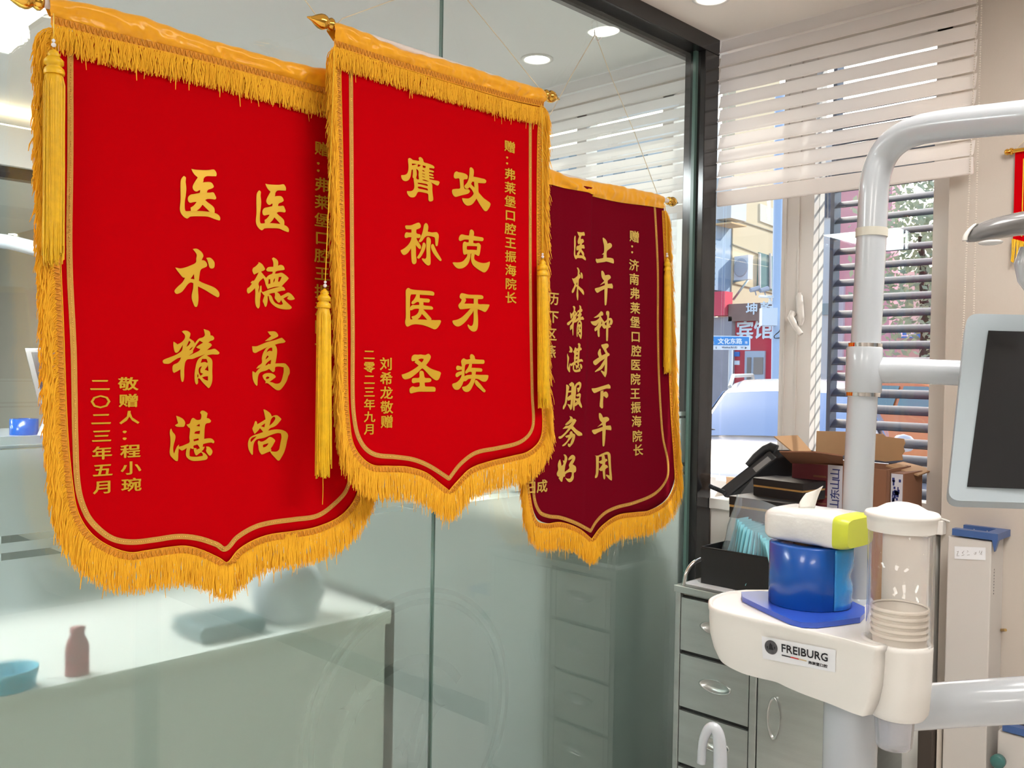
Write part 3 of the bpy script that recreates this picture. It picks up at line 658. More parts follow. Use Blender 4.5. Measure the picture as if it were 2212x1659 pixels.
glyph('ji', (965, 755, 110), '810,150 860,170 905,220 920,290 940,315 1080,330 1190,335 1225,360 1232,410 1215,455 1180,468 1000,468 825,468 810,595 960,600 1080,608 1140,625 1160,670 1140,715 1090,722 950,720 940,815 1100,825 1320,830 1360,850 1345,940 1300,1020 1240,1048 1150,1035 1040,970 940,950 900,1060 850,1180 780,1310 710,1370 620,1380 550,1340 500,1250 510,1215 600,1200 680,1150 750,1070 800,955 710,960 620,1030 550,1040 510,1140 450,1240 390,1300 300,1312 240,1280 185,1190 185,1125 220,1105 320,1070 400,1000 460,910 490,815 420,850 340,900 300,880 285,830 310,770 380,730 490,705 490,655 420,665 340,672 310,630 310,570 350,525 420,540 495,560 480,470 470,380 500,320 550,285 600,310 660,330 770,310 755,240 770,170', '735,470 700,570 640,660 600,725 605,780 640,782 700,745 760,725 815,735 815,820 700,830 640,840 578,870 580,740 600,520 640,480', '965,995 1010,1030 1100,1130 1200,1260 1260,1330 1260,1370 1220,1395 1170,1370 1050,1260 950,1160 915,1080 930,1010')
glyph('shang2', (1190, 490, 150), '1235,270 1255,258 1310,305 1345,370 1350,405 1400,385 1440,400 1460,450 1440,495 1390,535 1335,590 1335,735 1480,755 1505,820 1500,875 1470,870 1330,830 1280,840 1100,865 1070,800 1080,755 1110,770 1250,745 1260,660 1215,660 1265,615 1270,450 1245,340')
glyph('wu', (1190, 580, 150), '1205,60 1235,55 1270,100 1295,165 1380,150 1425,185 1425,235 1360,290 1360,370 1460,360 1480,420 1475,480 1400,470 1355,465 1345,650 1325,860 1300,885 1285,860 1280,490 1180,540 1120,578 1090,570 1050,500 1060,475 1150,450 1290,395 1285,345 1170,400 1275,295 1225,230 1205,150')
glyph('zhong', (1190, 660, 150), '1195,135 1230,150 1250,190 1245,235 1190,250 1235,330 1250,350 1280,390 1340,330 1340,240 1320,210 1320,145 1360,128 1390,150 1395,210 1385,300 1440,300 1475,360 1470,420 1440,465 1395,460 1435,510 1400,530 1370,540 1360,840 1335,855 1320,830 1320,540 1270,555 1240,520 1215,470 1205,490 1165,560 1165,730 1145,757 1120,720 1110,580 1060,618 1040,590 1050,540 1110,480 1140,400 1080,480 1020,470 970,430 950,380 1060,365 1145,310 1160,265 1080,290 1020,290 1110,230', '1215,365 1225,430 1200,450', '1330,395 1330,475 1295,460 1290,420', '1390,360 1420,355 1400,430 1385,440')
glyph('ya2', (1190, 740, 150), '1205,50 1250,40 1340,22 1375,50 1375,100 1320,155 1355,235 1400,270 1395,310 1350,340 1345,500 1335,730 1300,830 1270,800 1190,680 1205,665 1280,700 1290,520 1210,635 1060,705 1050,690 1175,570 1200,530 1295,380 1180,450 1080,535 1040,530 1010,480 1020,440 1150,350 1120,260 1140,190 1170,145 1190,160 1190,220 1215,310 1310,265 1255,165 1210,90')
glyph('xia', (1190, 820, 150), '975,210 1060,205 1200,165 1380,108 1420,150 1425,210 1390,215 1320,215 1180,265 1050,320 1020,310 980,250', '1185,275 1255,255 1255,310 1310,285 1355,320 1370,380 1350,425 1320,440 1270,395 1255,400 1245,550 1245,670 1220,692 1190,670 1165,630 1180,450')
glyph('yong', (1190, 900, 150), '1050,930 1130,930 1210,890 1340,840 1390,855 1425,910 1430,1050 1440,1250 1460,1460 1455,1525 1430,1520 1370,1470 1310,1395 1330,1385 1400,1410 1385,1200 1365,1010 1350,905 1275,915 1215,950 1150,960 1145,1100 1140,1300 1110,1440 1070,1470 1050,1450 1075,1350 1075,950', '|1215,930 1275,915 1300,1010 1340,1010 1350,1055 1300,1090 1300,1150 1345,1165 1370,1210 1300,1260 1300,1420 1290,1490 1270,1500 1250,1450 1235,1290 1190,1300 1145,1260 1225,1155 1230,1130 1180,1120 1140,1075 1215,1040')
glyph('fu', (1190, 820, 150), '365,120 400,125 440,180 420,270 400,390 370,590 310,710 285,705 290,640 330,560 350,420 362,300', '|430,110 500,55 555,105 548,300 525,520 500,690 470,730 390,580 440,595 465,600 478,480 485,300 490,155 460,165', '|405,270 495,262 495,300 405,310', '|380,440 475,360 490,400 485,480 405,505', '|555,180 610,90 680,48 720,80 725,150 700,230 665,300 640,300 625,200 650,195 680,180 680,125 640,130 608,180 600,300 585,480 570,640 560,740 535,735 525,600 540,400 550,260', '|600,370 680,320 715,350 700,500 745,640 735,680 700,650 655,585 600,625 560,640 560,590 620,520 560,470 510,450 550,440 640,450 680,430 680,400 620,405')
glyph('wu2', (1190, 820, 150), '445,870 500,890 535,945 580,940 610,980 570,1050 530,1110 620,1200 740,1280 750,1330 660,1345 600,1300 480,1170 380,1280 270,1390 210,1415 180,1390 190,1360 240,1350 340,1260 420,1160 280,1180 350,1110 430,1095 520,1000 400,1080 345,1090 350,1060 460,940', '450,1270 480,1230 515,1250 520,1280 575,1310 575,1390 530,1520 450,1615 410,1590 405,1530 460,1535 520,1360 430,1460 340,1570 280,1595 270,1570 380,1470 420,1380 370,1390 340,1350 450,1310')
glyph('hao', (1190, 900, 150), '300,905 340,905 385,960 390,1030 350,1150 330,1280 330,1320 440,1230 430,1150 520,1000 420,1045 415,1010 480,930 530,915 580,960 575,1030 520,1140 590,1190 605,1260 590,1320 550,1345 545,1470 500,1545 440,1565 390,1530 340,1455 390,1480 460,1480 495,1410 500,1330 440,1325 350,1370 335,1430 300,1440 270,1555 240,1550 180,1460 250,1420 210,1440 160,1420 140,1360 175,1270 165,1160 190,1060 220,1020 240,1100 255,1180 300,1130 285,1040 320,1060 330,970')

VGX, VGY = 3025.0, 831.0                # where the partition's level lines meet


class Banner:
    """A hanging cloth: a near-vertical plane plus a shallow fold function."""
    def __init__(s, x0, y0, x1, y1, fold=None):
        A, B = V((x0, y0, 0)), V((x1, y1, 0))
        s.A = A; s.U = (B - A).normalized(); s.N = s.U.cross(V((0, 0, 1))).normalized()
        if s.N.x < 0: s.N = -s.N
        s.k = s.N.dot(A); s.fold = fold or (lambda u, z: 0.0)

    def __call__(s, px, py, off=0.0):
        d = 0.0
        for _ in range(5):
            p = on(px, py, s.N, s.k + d + off)
            d = 0.5 * d + 0.5 * s.fold((p - s.A).dot(s.U), p.z)
        return p

    def flat(s, px, py, off=0.0): return on(px, py, s.N, s.k + off)

    def drape(s, p, off=0.0):           # push a point of the plane out onto the fold
        u = (p - s.A).dot(s.U); return s.A * 1 + s.U * u + V((0, 0, p.z)) + s.N * (s.fold(u, p.z) + off)


def strands(mb, bn, path, length, spread, off, n_per_m=750, wig=0.0012, r=0.0008, layers=2, outs=None, lift=0.0):
    """thread fringe: every thread leaves the edge outward (outs) and bends down under its weight"""
    for L in range(layers):
        pl = resample(path, 1.0 / n_per_m)
        for i, p in enumerate(pl):
            o = outs(i / (len(pl) - 1)) if outs else V((0, 0, -1))
            ln = length * random.uniform(.82, 1.08) * (1.0 if random.random() > .02 else 1.35)
            sp = spread * random.uniform(.5, 1.15); ph = random.uniform(0, 6.28); nn = random.uniform(-.003, .006) * (1 + lift)
            dr = random.gauss(0, .05)
            q0 = p + bn.U * random.uniform(-.0012, .0012) + bn.N * (off + random.uniform(-.001, .0015) * (1 + lift))
            vs = []; K = 5; rr = r * random.uniform(.7, 1.25)
            for j in range(K + 1):
                t = j / K
                c = q0 + o * (sp * (1 - math.exp(-3.2 * t))) + V((0, 0, -1)) * (ln * (t ** 1.25)) + bn.N * (nn * t) + bn.U * (dr * ln * t + wig * math.sin(ph + 7 * t))
                w_ = rr * (1 if j < K else .5)
                vs += [c + bn.U * (w_ * 1.1), c + bn.N * (w_ * .45), c - bn.U * (w_ * 1.1)]
            mb.add(vs, [(3 * j + a, 3 * j + (a + 1) % 3, 3 * j + 3 + (a + 1) % 3, 3 * j + 3 + a) for j in range(K) for a in range(3)], False)


def inplane_normals(bn, pl):
    out = []
    for i in range(len(pl)):
        t = (pl[min(i + 1, len(pl) - 1)] - pl[max(i - 1, 0)]).normalized(); out.append(bn.N.cross(t).normalized())
    return out


def glyph_on(mb, bn, key, off, box=None):
    (x0, y0, s), loops = GL[key]
    k = s / 1659.0
    al = [q for _, l in loops for q in l]
    ax0, ax1 = min(q[0] for q in al), max(q[0] for q in al); ay0, ay1 = min(q[1] for q in al), max(q[1] for q in al)
    f = (lambda q: (x0 + q[0] * k, y0 + q[1] * k)) if box is None else (lambda q: (box[0] + (q[0] - ax0) / (ax1 - ax0) * (box[2] - box[0]), box[1] + (q[1] - ay0) / (ay1 - ay0) * (box[3] - box[1])))
    groups = [[]]
    for nw, l in loops:
        if nw: groups.append([])
        groups[-1].append([f((p.x, p.y)) for p in catmull([(a, b, 0) for a, b in l], 3, True, 0.45)])
    for n_, ls in enumerate(groups):
        vs, fs = fill2d([[(a * .01, -b * .01) for a, b in l] for l in ls])
        mb.add([bn(a * 100, -b * 100, off + n_ * .00015) for a, b in vs], fs)


def column(mb, bn, chars, a, b, w, h, off, bold=.02):      # a column of written characters from pixel a to pixel b
    n = len(chars)
    for i, ch in enumerate(chars):
        if ch == ' ': continue
        t = i / (n - 1); cx, cy = lerp(a[0], b[0], t), lerp(a[1], b[1], t)
        sl = (VGY - cy) / (VGX - cx)
        for q, (bx, by) in enumerate(((-1, -.7), (1, -.7), (0, .9))):     # three near-coincident layers give the brush weight
            put_text(mb, ch, lambda u, v: bn(cx + (u - .5 + bx * bold) * w, cy + (v - .5 + by * bold) * h + sl * (u - .5) * w, off + q * .0001), 0.0, (0.0, 1.0, -.12, .88))


def pennant(label, bn, E):
    """E: pixel traces of the pennant's edges on its own plane"""
    e0 = bn.flat(*E['top'][0]); e1 = bn.flat(*E['top'][-1])
    t = thing('silk_pennant', label, 'banner', (e0 + e1) / 2, 'silk pennants on the glass partition')
    # cloth
    TL, TR = bn.flat(*E['TL']), bn.flat(*E['TR']); ML, MR = bn.flat(*E['ML']), bn.flat(*E['MR'])
    edge = [bn.flat(*p) for p in catmull([(a, b, 0) for a, b in E['edge']], 5, False, 0.2) for p in [(p.x, p.y)]]
    NC, NR = 120, 40
    bt = resample(edge, sum((edge[i + 1] - edge[i]).length for i in range(len(edge) - 1)) / NC)
    NC = len(bt) - 1
    U0_, U1_ = (bt[0] - bn.A).dot(bn.U), (bt[-1] - bn.A).dot(bn.U)
    rows = []
    for j in range(NR + 1):
        f = j / NR; r = []
        for i in range(NC + 1):
            s = max(0, min(1, ((bt[i] - bn.A).dot(bn.U) - U0_) / (U1_ - U0_)))
            a = TL.lerp(TR, s); m = ML.lerp(MR, s); b = bt[i]
            # quadratic through the middle
            p = a * ((1 - f) * (1 - 2 * f)) + m * (4 * f * (1 - f)) + b * (f * (2 * f - 1))
            r.append(bn.drape(p))
        rows.append(r)
    cl = obj('cloth', MB().grid(rows), E['mat'], t, solid=.0012)
    # rod and finials
    axis = (e1 - e0).normalized(); rr = .0085
    rc0, rc1 = bn.flat(*E['rod'][0], -.002), bn.flat(*E['rod'][1], -.002); ax = (rc1 - rc0).normalized()
    rod = obj('rod', MB().tube([rc0 - ax * .012, rc1 + ax * .012], .0075, 14), M_['pinkwhite'], t)
    prof = [(.0088, -.004), (.0125, -.001), (.0135, .003), (.0115, .007), (.0100, .010), (.0142, .015), (.0158, .021), (.0148, .028), (.0105, .037), (.0055, .045), (.0028, .052), (.0012, .057), (0, .058)]
    k = E.get('fin', 1.0); prof = [(a * k, b * k) for a, b in prof]
    obj('finial', MB().lathe(rc0 - ax * .008, -ax, prof, 24), M_['gold'], t)
    obj('finial', MB().lathe(rc1 + ax * .008, ax, prof, 24), M_['gold'], t)
    # gathered silk sleeve over the rod
    tp = [bn.flat(p.x, p.y) for p in catmull([(a, b, 0) for a, b in E['top']], 8)]
    lo = [bn.flat(p.x, p.y) for p in catmull([(a, b, 0) for a, b in E['band']], 8)]
    NS = 220; tp = resample(tp, 1e9 if False else sum((tp[i + 1] - tp[i]).length for i in range(len(tp) - 1)) / NS); lo = resample(lo, sum((lo[i + 1] - lo[i]).length for i in range(len(lo) - 1)) / NS)
    n_ = min(len(tp), len(lo)); rows = []
    for i in range(n_):
        u = (tp[i] - bn.A).dot(bn.U); wr = noise.noise((u * 34, 3.1, E['seed'])) * 1.5; w2 = noise.noise((u * 90, 7.7, E['seed'] + 9))
        R = .0135 * (1 + .16 * wr); c = tp[i] - V((0, 0, .0135)); r = []
        low = lo[i] + bn.N * (.0035 + bn.fold(u, lo[i].z))
        bk = lo[i] + bn.N * (-.004 + bn.fold(u, lo[i].z))
        r.append(bk)
        for j in range(9):
            q = PI * (1.0 - j / 8.0)      # back, over the top, front
            r.append(c + bn.N * (-.002 + R * math.cos(q)) + V((0, 0, R * math.sin(q) * 1.0)))
        fr = r[-1]
        for f in (.2, .4, .6, .8):
            sk = noise.noise((u * 30 + f * 1.3 * math.sin(u * 40), f * 1.6, E['seed'])) * .012 + w2 * .003
            r.append(fr.lerp(low, f) + bn.N * (sk * math.sin(f * PI) ** .6 + .0015))
        r.append(low); rows.append(r)
    obj('sleeve', MB().grid(rows), M_['silk'] if E['fringe_top'] else M_['silk'], t)
    # braids: a flat tape with a zigzag cord along it
    def braid(path, wdt, amp, wave, name='braid', base=True):
        p3 = resample([bn(p.x, p.y, .0022) for p in catmull([(a, b, 0) for a, b in path], 6, False, 0.2)], .0012)
        nn = inplane_normals(bn, p3)
        br = None
        if base:
            br = obj(name, MB().ribbon(p3, nn, wdt), M_['braid'], t, solid=.001)
        cm = MB(); cp = []
        s = 0.0
        for i, p in enumerate(p3):
            q = math.sin(2 * PI * i * .0012 / wave); q = max(-1, min(1, q * 1.5))
            cp.append(p + nn[i] * (amp * q) + bn.N * .0016)
        cm.tube(cp, .00105, 5)
        obj('zigzag_cord', cm, M_['braid_cord'], br or t)
        em = MB()
        for sgn in (-1, 1): em.tube([p + nn[i] * (sgn * wdt * .46) + bn.N * .001 for i, p in enumerate(p3)], .0009, 5)
        obj('edge_cord', em, M_['fringe'], br or t)
        return p3, nn
    side = braid(E['braid'], .0155, .0048, .0088)
    if E['fringe_top']:
        braid(E['band2'], .017, .005, .0088, 'top_braid')
    # fringe all round the sides and the scalloped foot
    pe, ne = side
    fm = MB()
    N = len(pe)
    cu = [(p - bn.A).dot(bn.U) for p in pe]; mid = (min(cu) + max(cu)) / 2
    zlo = min(p.z for p in pe)
    for seg0 in range(0, N - 1, 6):
        sub = pe[seg0:seg0 + 7]
        if len(sub) < 2: continue
        i = min(seg0 + 3, N - 1); o = ne[i]
        if o.z > .2 or (abs(o.z) < .6 and (o.dot(bn.U)) * (cu[i] - mid) < 0): o = -o
        vert = min(1, abs(o.z) ** .8)
        sidew = 1 - vert
        strands(fm, bn, [q + o * .006 for q in sub], lerp(.045, .056, vert), lerp(E['spread'], .006, vert), .0028, 900, .0016, .00085, 3 if sidew > .5 else 2, lambda f, o=o: o, 1.5 * sidew)
    for i in range(1, N - 1):            # close the fan below the pointed foot
        if abs(cu[i] - mid) < .15 and pe[i].z <= min(pe[i - 1].z, pe[i + 1].z):
            for w_ in (.006, .012): strands(fm, bn, [pe[i] - bn.U * w_ + V((0, 0, .004)), pe[i] - V((0, 0, .002)), pe[i] + bn.U * w_ + V((0, 0, .004))], .056, .004, .0032, 1500, .0016, .00085, 1)
    obj('fringe', fm, M_['fringe'], t)['kind'] = 'stuff'
    if E['fringe_top']:
        fm = MB()
        pb = resample([bn(p.x, p.y, .0035) for p in catmull([(a, b, 0) for a, b in E['band3']], 6)], .01)
        strands(fm, bn, pb, E['toplen'], 0, .003, 800, .0022, .0009, 2)
        obj('top_fringe', fm, M_['fringe'], t)['kind'] = 'stuff'
    # gold ribbon with a row of sequins
    rp = resample([bn(p.x, p.y, .0016) for p in catmull([(a, b, 0) for a, b in E['ribbon']], 6, False, 0.2)], .002)
    rn = inplane_normals(bn, rp)
    rb = obj('ribbon', MB().ribbon(rp, rn, .0098), M_['ribbon'], t, solid=.0006)
    sm = MB()
    for i in range(0, len(rp), 2): sm.ball(rp[i] + bn.N * .0012, .0011, 6)
    obj('sequin_row', sm, M_['sequin'], rb)
    # writing
    for nm, lm in E['write'](bn): obj(nm, lm, E['letter'], t)
    # strings up to the hook
    sm = MB()
    for s_ in E['strings']:
        sm.tube([bn.flat(a, b, o_) for a, b, o_ in s_], .0011, 6)
    obj('string', sm, M_['twine'], t)
    # tassels hung from the rod ends
    for (bx, by), (kx, ky), (ex, ey), off, wpx, thr in E['tassels']:
        b0, k0, e_ = bn.flat(bx, by, off), bn.flat(kx, ky, off), bn.flat(ex, ey, off)
        ln = (k0 - e_).length; r_ = wpx
        dn = (e_ - k0).normalized()
        tm = MB(); tm.lathe(k0 - dn * .002, dn, [(r_ * .55, 0), (r_ * .8, .01), (r_ * .8, ln * .8), (r_ * .5, ln * .93)], 16)
        for _ in range(150):
            q = random.uniform(0, 6.283); a_ = r_ * random.uniform(.78, 1.0)
            d_ = bn.U * (math.cos(q) * a_) + bn.N * (math.sin(q) * a_ * .8)
            L = ln * random.uniform(.90, 1.04); j_ = bn.U * random.gauss(0, .002)
            tm.tube([k0 + d_ * .7, k0 + dn * .02 + d_ * .98, k0 + dn * (L * .5) + d_ * 1.0 + j_ * .5, k0 + dn * L + d_ * .95 + j_], .0011, 4, False)
        if thr: tm.tube([e_ - dn * .02, e_ + dn * thr * .5 + bn.U * .001, e_ + dn * thr], .0007, 4)
        ta = obj('tassel', tm, M_['tassel'], t)
        up = b0 - k0; h = up.length; up.normalize()
        obj('tassel_knot', MB().lathe(k0, up, [(r_ * .95, -.004), (r_ * .98, 0), (r_ * .9, h * .12), (r_ * .62, h * .22), (r_ * .9, h * .27), (r_ * .92, h * .42), (r_ * .6, h * .55), (r_ * .5, h * .58), (r_ * .62, h * .63), (r_ * .4, h * .76), (.001, h * .85)], 18), M_['tassel'], ta)
        m = MB().ball(b0, .004, 10).ball(b0 + up * .007, .003, 10)
        obj('bead', m, M_['bead'], ta)
        tb = bn.flat(*E['cord'][len([1]) - 1 if bx < E['midx'] else 1], off)
        obj('tassel_cord', MB().tube([b0 + up * .005, b0.lerp(tb, .5) + bn.N * .002, tb], .0011, 6), M_['tassel'], ta)
    return t


def writing(bn, o, big, small):          # every column of writing is a mesh of its own
    out = []
    for col in big:
        m = MB(); out.append(('lettering', m))
        for g in col: glyph_on(m, bn, g[0] if isinstance(g, tuple) else g, o, g[1] if isinstance(g, tuple) else None)
    for cl in small:
        m = MB(); out.append(('inscription', m))
        if len(cl) == 6: column(m, bn, cl[0], cl[1], cl[2], cl[3], cl[4], o, cl[5])
        else:
            for ch, x, y in zip(*cl[:3]): column(m, bn, ch + ' ', (x, y), (x, y + 1), cl[3], cl[4], o, .022)
    return out
def w_left(bn):
    return writing(bn, .0024, [['yi', 'shu', 'jing', 'zhan'], [('yi', (552.9, 396.9, 624.2, 501.1)), 'de', 'gao', 'shang']],
                   [('敬赠人：程小琬', (277, 829), (284, 1047), 45, 30, .024), ('二〇二三年五月', (216, 831), (223, 1052), 45, 30, .024), ('赠：弗莱堡口腔王振海院长', (696, 322), (696, 745), 34, 32, .02)])
def w_mid(bn):
    return writing(bn, .0024, [['ying', 'cheng', 'yi2', 'sheng'], ['gong', 'ke', 'ya', 'ji']],
                   [('赠：弗莱堡口腔王振海院长', (1101.5, 317), (1103.5, 643), 25, 26, .022), ('刘希龙敬赠', (834, 786), (836, 911), 28, 29, .022), ('二零二三年九月', (797.5, 766), (798.5, 927), 25, 25, .022)])
def w_right(bn):
    return writing(bn, .0028, [['shang2', 'wu', 'zhong', 'ya2', 'xia', ('wu', (1278.6, 892.3, 1320.7, 964.7)), 'yong'],
                               [('yi', (1239.7, 500.4, 1265.5, 562.3)), ('shu', (1235.2, 578, 1261.5, 648.8)), ('jing', (1224.8, 659, 1261.5, 732.4)), ('zhan', (1224.8, 741, 1259.2, 804.2)), 'fu', 'wu2', 'hao']],
                   [('赠：济南弗莱堡口腔医院王振海院长', (1370.5, 1371, 1369.5, 1370, 1371.5, 1372, 1372, 1373, 1374.5, 1373, 1372.5, 1372, 1373.5, 1375, 1376.5, 1378.5), (511, 538, 573, 603, 634, 665.5, 696, 727, 758, 788, 819, 850, 880, 910, 942, 972), 22, 26),
                    ('历下区燕', (1196, 1195.5, 1191, 1189), (645, 684, 722, 759), 24, 29), ('成', (1171,), (1050,), 24, 29), ('日', (1148,), (1053,), 24, 29)])


BL = Banner(.052, .55, .058, 1.28, lambda u, z: .004 * noise.noise((u * 5, z * 2.2, 1.0)))
BM = Banner(.110, 1.15, .112, 1.85, lambda u, z: .003 * noise.noise((u * 5, z * 2.2, 5.0)))
uf = (on(1268, 560, V((1, 0, 0)), .05) - V((.048, 1.6, 0))).y
def fold_r(u, z):
    A = .017 * max(.12, min(1, (z - 1.15) / .75))
    d = u - uf
    s = math.exp(-(d / .07) ** 2) if d < 0 else max(0, 1 - d / .012) ** 1.5
    return A * s + .004 * noise.noise((u * 7, z * 2.0, 2.0)) + .006 * max(0, 1 - abs(u - uf + .16) / .05) * max(0, min(1, (z - 1.2) / .6))
BR = Banner(.048, 1.6, .048, 2.3, fold_r)

pennant('large bright red silk pennant at left, yellow tassel at its left corner', BL, dict(
    mat=M_['red_velvet'], letter=M_['letter'], seed=1.3, spread=.024, midx=450, fin=1.1, toplen=.046, fringe_top=True,
    TL=(128, 62), TR=(782, 208), ML=(126, 620), MR=(786, 640),
    edge=[(134, 930), (146, 1045), (158, 1105), (190, 1152), (229, 1181), (278, 1197), (322, 1192), (369, 1185), (402, 1183), (436, 1192), (469, 1207), (491, 1218), (519, 1188), (553, 1168), (586, 1157), (636, 1150), (687, 1140), (741, 1113), (772, 1070), (786, 1000)],
    top=[(104, -4), (160, 2), (210, 12), (280, 28), (350, 52), (420, 76), (500, 99), (600, 128), (703, 150), (785, 172)],
    band=[(108, 34), (200, 58), (300, 84), (400, 108), (550, 148), (700, 190), (785, 213)],
    band2=[(110, 42), (200, 66), (300, 90), (400, 114), (550, 154), (700, 196), (785, 219)],
    band3=[(112, 52), (200, 76), (300, 100), (400, 124), (550, 164), (700, 206), (785, 229)],
    rod=[(98, 8), (800, 190)],
    braid=[(116, 62), (114, 150), (116, 400), (121, 560), (127, 700), (136, 930), (148, 1055), (160, 1112), (188, 1157), (228, 1186), (277, 1202), (321, 1197), (368, 1190), (401, 1188), (435, 1197), (468, 1212), (491, 1223), (519, 1193), (552, 1173), (585, 1162), (635, 1155), (686, 1145), (741, 1118), (775, 1072), (790, 990), (794, 640), (790, 225)],
    ribbon=[(152, 110), (152, 334), (150, 555), (159, 755), (161, 855), (163, 955), (169, 1055), (187, 1111), (211, 1141), (244, 1164), (284, 1171), (334, 1166), (385, 1159), (428, 1163), (468, 1176), (487, 1186), (512, 1161), (549, 1139), (585, 1129), (636, 1122), (686, 1114), (724, 1087), (750, 1055), (762, 990), (766, 640), (762, 240)],
    write=w_left, strings=[[(795, 182, .0), (760, 140, 0), (659, 0, -.015), (640, -32, -.02)], [(105, 0, 0), (400, -28, -.015), (640, -32, -.02)]],
    tassels=[((116, 97), (117, 156), (114, 560), .030, .0165, 0)], cord=[(116, 30), (116, 30)]))
pennant('bright red silk pennant hanging in front of the other two', BM, dict(
    mat=M_['red_velvet'], letter=M_['letter_pale'] if False else M_['letter'], seed=5.1, spread=.020, midx=950, fin=1.0, toplen=.043, fringe_top=True,
    TL=(724, 92), TR=(1170, 226), ML=(744, 560), MR=(1160, 560),
    edge=[(751, 890), (756, 950), (772, 982), (802, 1005), (842, 1008), (882, 1010), (919, 1022), (949, 1045), (970, 1062), (991, 1038), (1018, 1012), (1058, 997), (1108, 985), (1142, 975), (1166, 950), (1172, 900)],
    top=[(716, 49), (740, 52), (800, 76), (870, 108), (940, 125), (1000, 141), (1060, 160), (1120, 178), (1165, 191), (1173, 196)],
    band=[(722, 88), (740, 93), (860, 132), (1000, 174), (1100, 203), (1174, 221)],
    band2=[(722, 93), (740, 98), (860, 137), (1000, 179), (1100, 208), (1174, 224)],
    band3=[(722, 103), (740, 108), (860, 147), (1000, 189), (1100, 218), (1172, 234)],
    rod=[(723, 56), (1172, 203)],
    braid=[(728, 100), (733, 300), (739, 555), (743, 700), (745, 850), (749, 915), (756, 958), (772, 988), (801, 1011), (841, 1014), (881, 1016), (918, 1028), (948, 1051), (970, 1068), (991, 1044), (1018, 1018), (1058, 1003), (1108, 991), (1142, 981), (1169, 954), (1176, 910), (1168, 800), (1164, 560), (1165, 300), (1170, 230)],
    ribbon=[(758, 150), (759, 300), (760.5, 555), (762, 722), (762, 856), (765.5, 906), (774, 943), (791, 970), (814, 983), (854, 987), (894, 993), (928, 1007), (970, 1034), (995, 1002), (1028, 978), (1075, 968), (1119, 957), (1142, 940), (1152, 915), (1150, 856), (1147, 722), (1145.5, 555), (1145.5, 260)],
    write=w_mid, strings=[[(726, 54, .004), (740, 40, 0), (850, 0, -.05), (973, -45, -.09)], [(1164, 190, .004), (1088, 95, -.04), (1010, 0, -.075), (973, -45, -.09)]],
    tassels=[((702, 617), (699, 661), (697, 1020), .022, .0145, .065), ((1172, 555), (1172, 592), (1174, 872), .024, .0150, 0)], cord=[(722, 110), (1170, 225)]))
pennant('dark maroon silk pennant at the right with a fold and a narrow golden sleeve', BR, dict(
    mat=M_['maroon'], letter=M_['letter_pale'], seed=9.4, spread=.017, midx=1300, fin=.95, toplen=.04, fringe_top=False,
    TL=(1128, 372), TR=(1434, 448), ML=(1130, 700), MR=(1442, 700),
    edge=[(1138, 1010), (1146, 1075), (1158, 1118), (1180, 1130), (1210, 1128), (1247, 1141), (1278, 1165), (1302, 1135), (1336, 1113), (1372, 1106), (1402, 1102), (1438, 1079), (1455, 1043), (1458, 1000), (1454, 930)],
    top=[(1124, 350), (1160, 358), (1185, 365), (1240, 383), (1330, 400), (1400, 414), (1430, 423)],
    band=[(1124, 386), (1160, 394), (1190, 401), (1258, 417), (1268, 422), (1330, 436), (1400, 446), (1433, 451)],
    rod=[(1116, 358), (1440, 433)],
    braid=[(1130, 388), (1129, 700), (1134, 1000), (1143, 1085), (1157, 1130), (1180, 1137), (1210, 1134), (1248, 1147), (1278, 1171), (1301, 1141), (1335, 1118), (1372, 1112), (1402, 1108), (1440, 1085), (1459, 1047), (1459, 1000), (1452, 900), (1444, 700), (1438, 560), (1433, 455)],
    ribbon=[(1146, 400), (1147, 700), (1150, 1000), (1154, 1075), (1166, 1106), (1185, 1115), (1210, 1118), (1244, 1130), (1276, 1147), (1288, 1127), (1307, 1108), (1332, 1096), (1370, 1086), (1415, 1066), (1440, 1035), (1443, 1000), (1432, 944), (1426, 865), (1423, 800), (1421.5, 740), (1421, 694), (1421, 584), (1417, 490), (1414, 440)],
    write=w_right, strings=[[(1421, 422, 0), (1372, 290, -.01), (1320, 165, -.02), (1287, 77, -.035)], [(1126, 352, 0), (1190, 245, -.012), (1236, 160, -.02), (1284, 77, -.035)]],
    tassels=[((1441, 553), (1442, 582), (1441, 800), .016, .0115, 0)], cord=[(1124, 360), (1436, 440)]))

# clear hook on the glass
def hook(px, py, label):
    p = onx(px, py, .006)
    t = thing('suction_hook', label, 'hook', p, 'hooks on the glass partition')
    m = MB().tube([p + V((.004, -.012, .016)), p + V((.006, 0, .024)), p + V((.004, .012, .016)), p + V((.004, .012, -.012)), p + V((.004, -.012, -.012)), p + V((.004, -.012, .016))], .0022, 8)
    obj('clip', m, M_['tube'], t)
    obj('hook_wire', MB().tube([p + V((.004, 0, -.004)), p + V((.006, 0, -.03)), p + V((.014, .004, -.038)), p + V((.02, .012, -.026))], .0016, 8), M_['chrome'], t)
hook(1282, 62, 'small clear hook on the glass holding the maroon pennant strings')


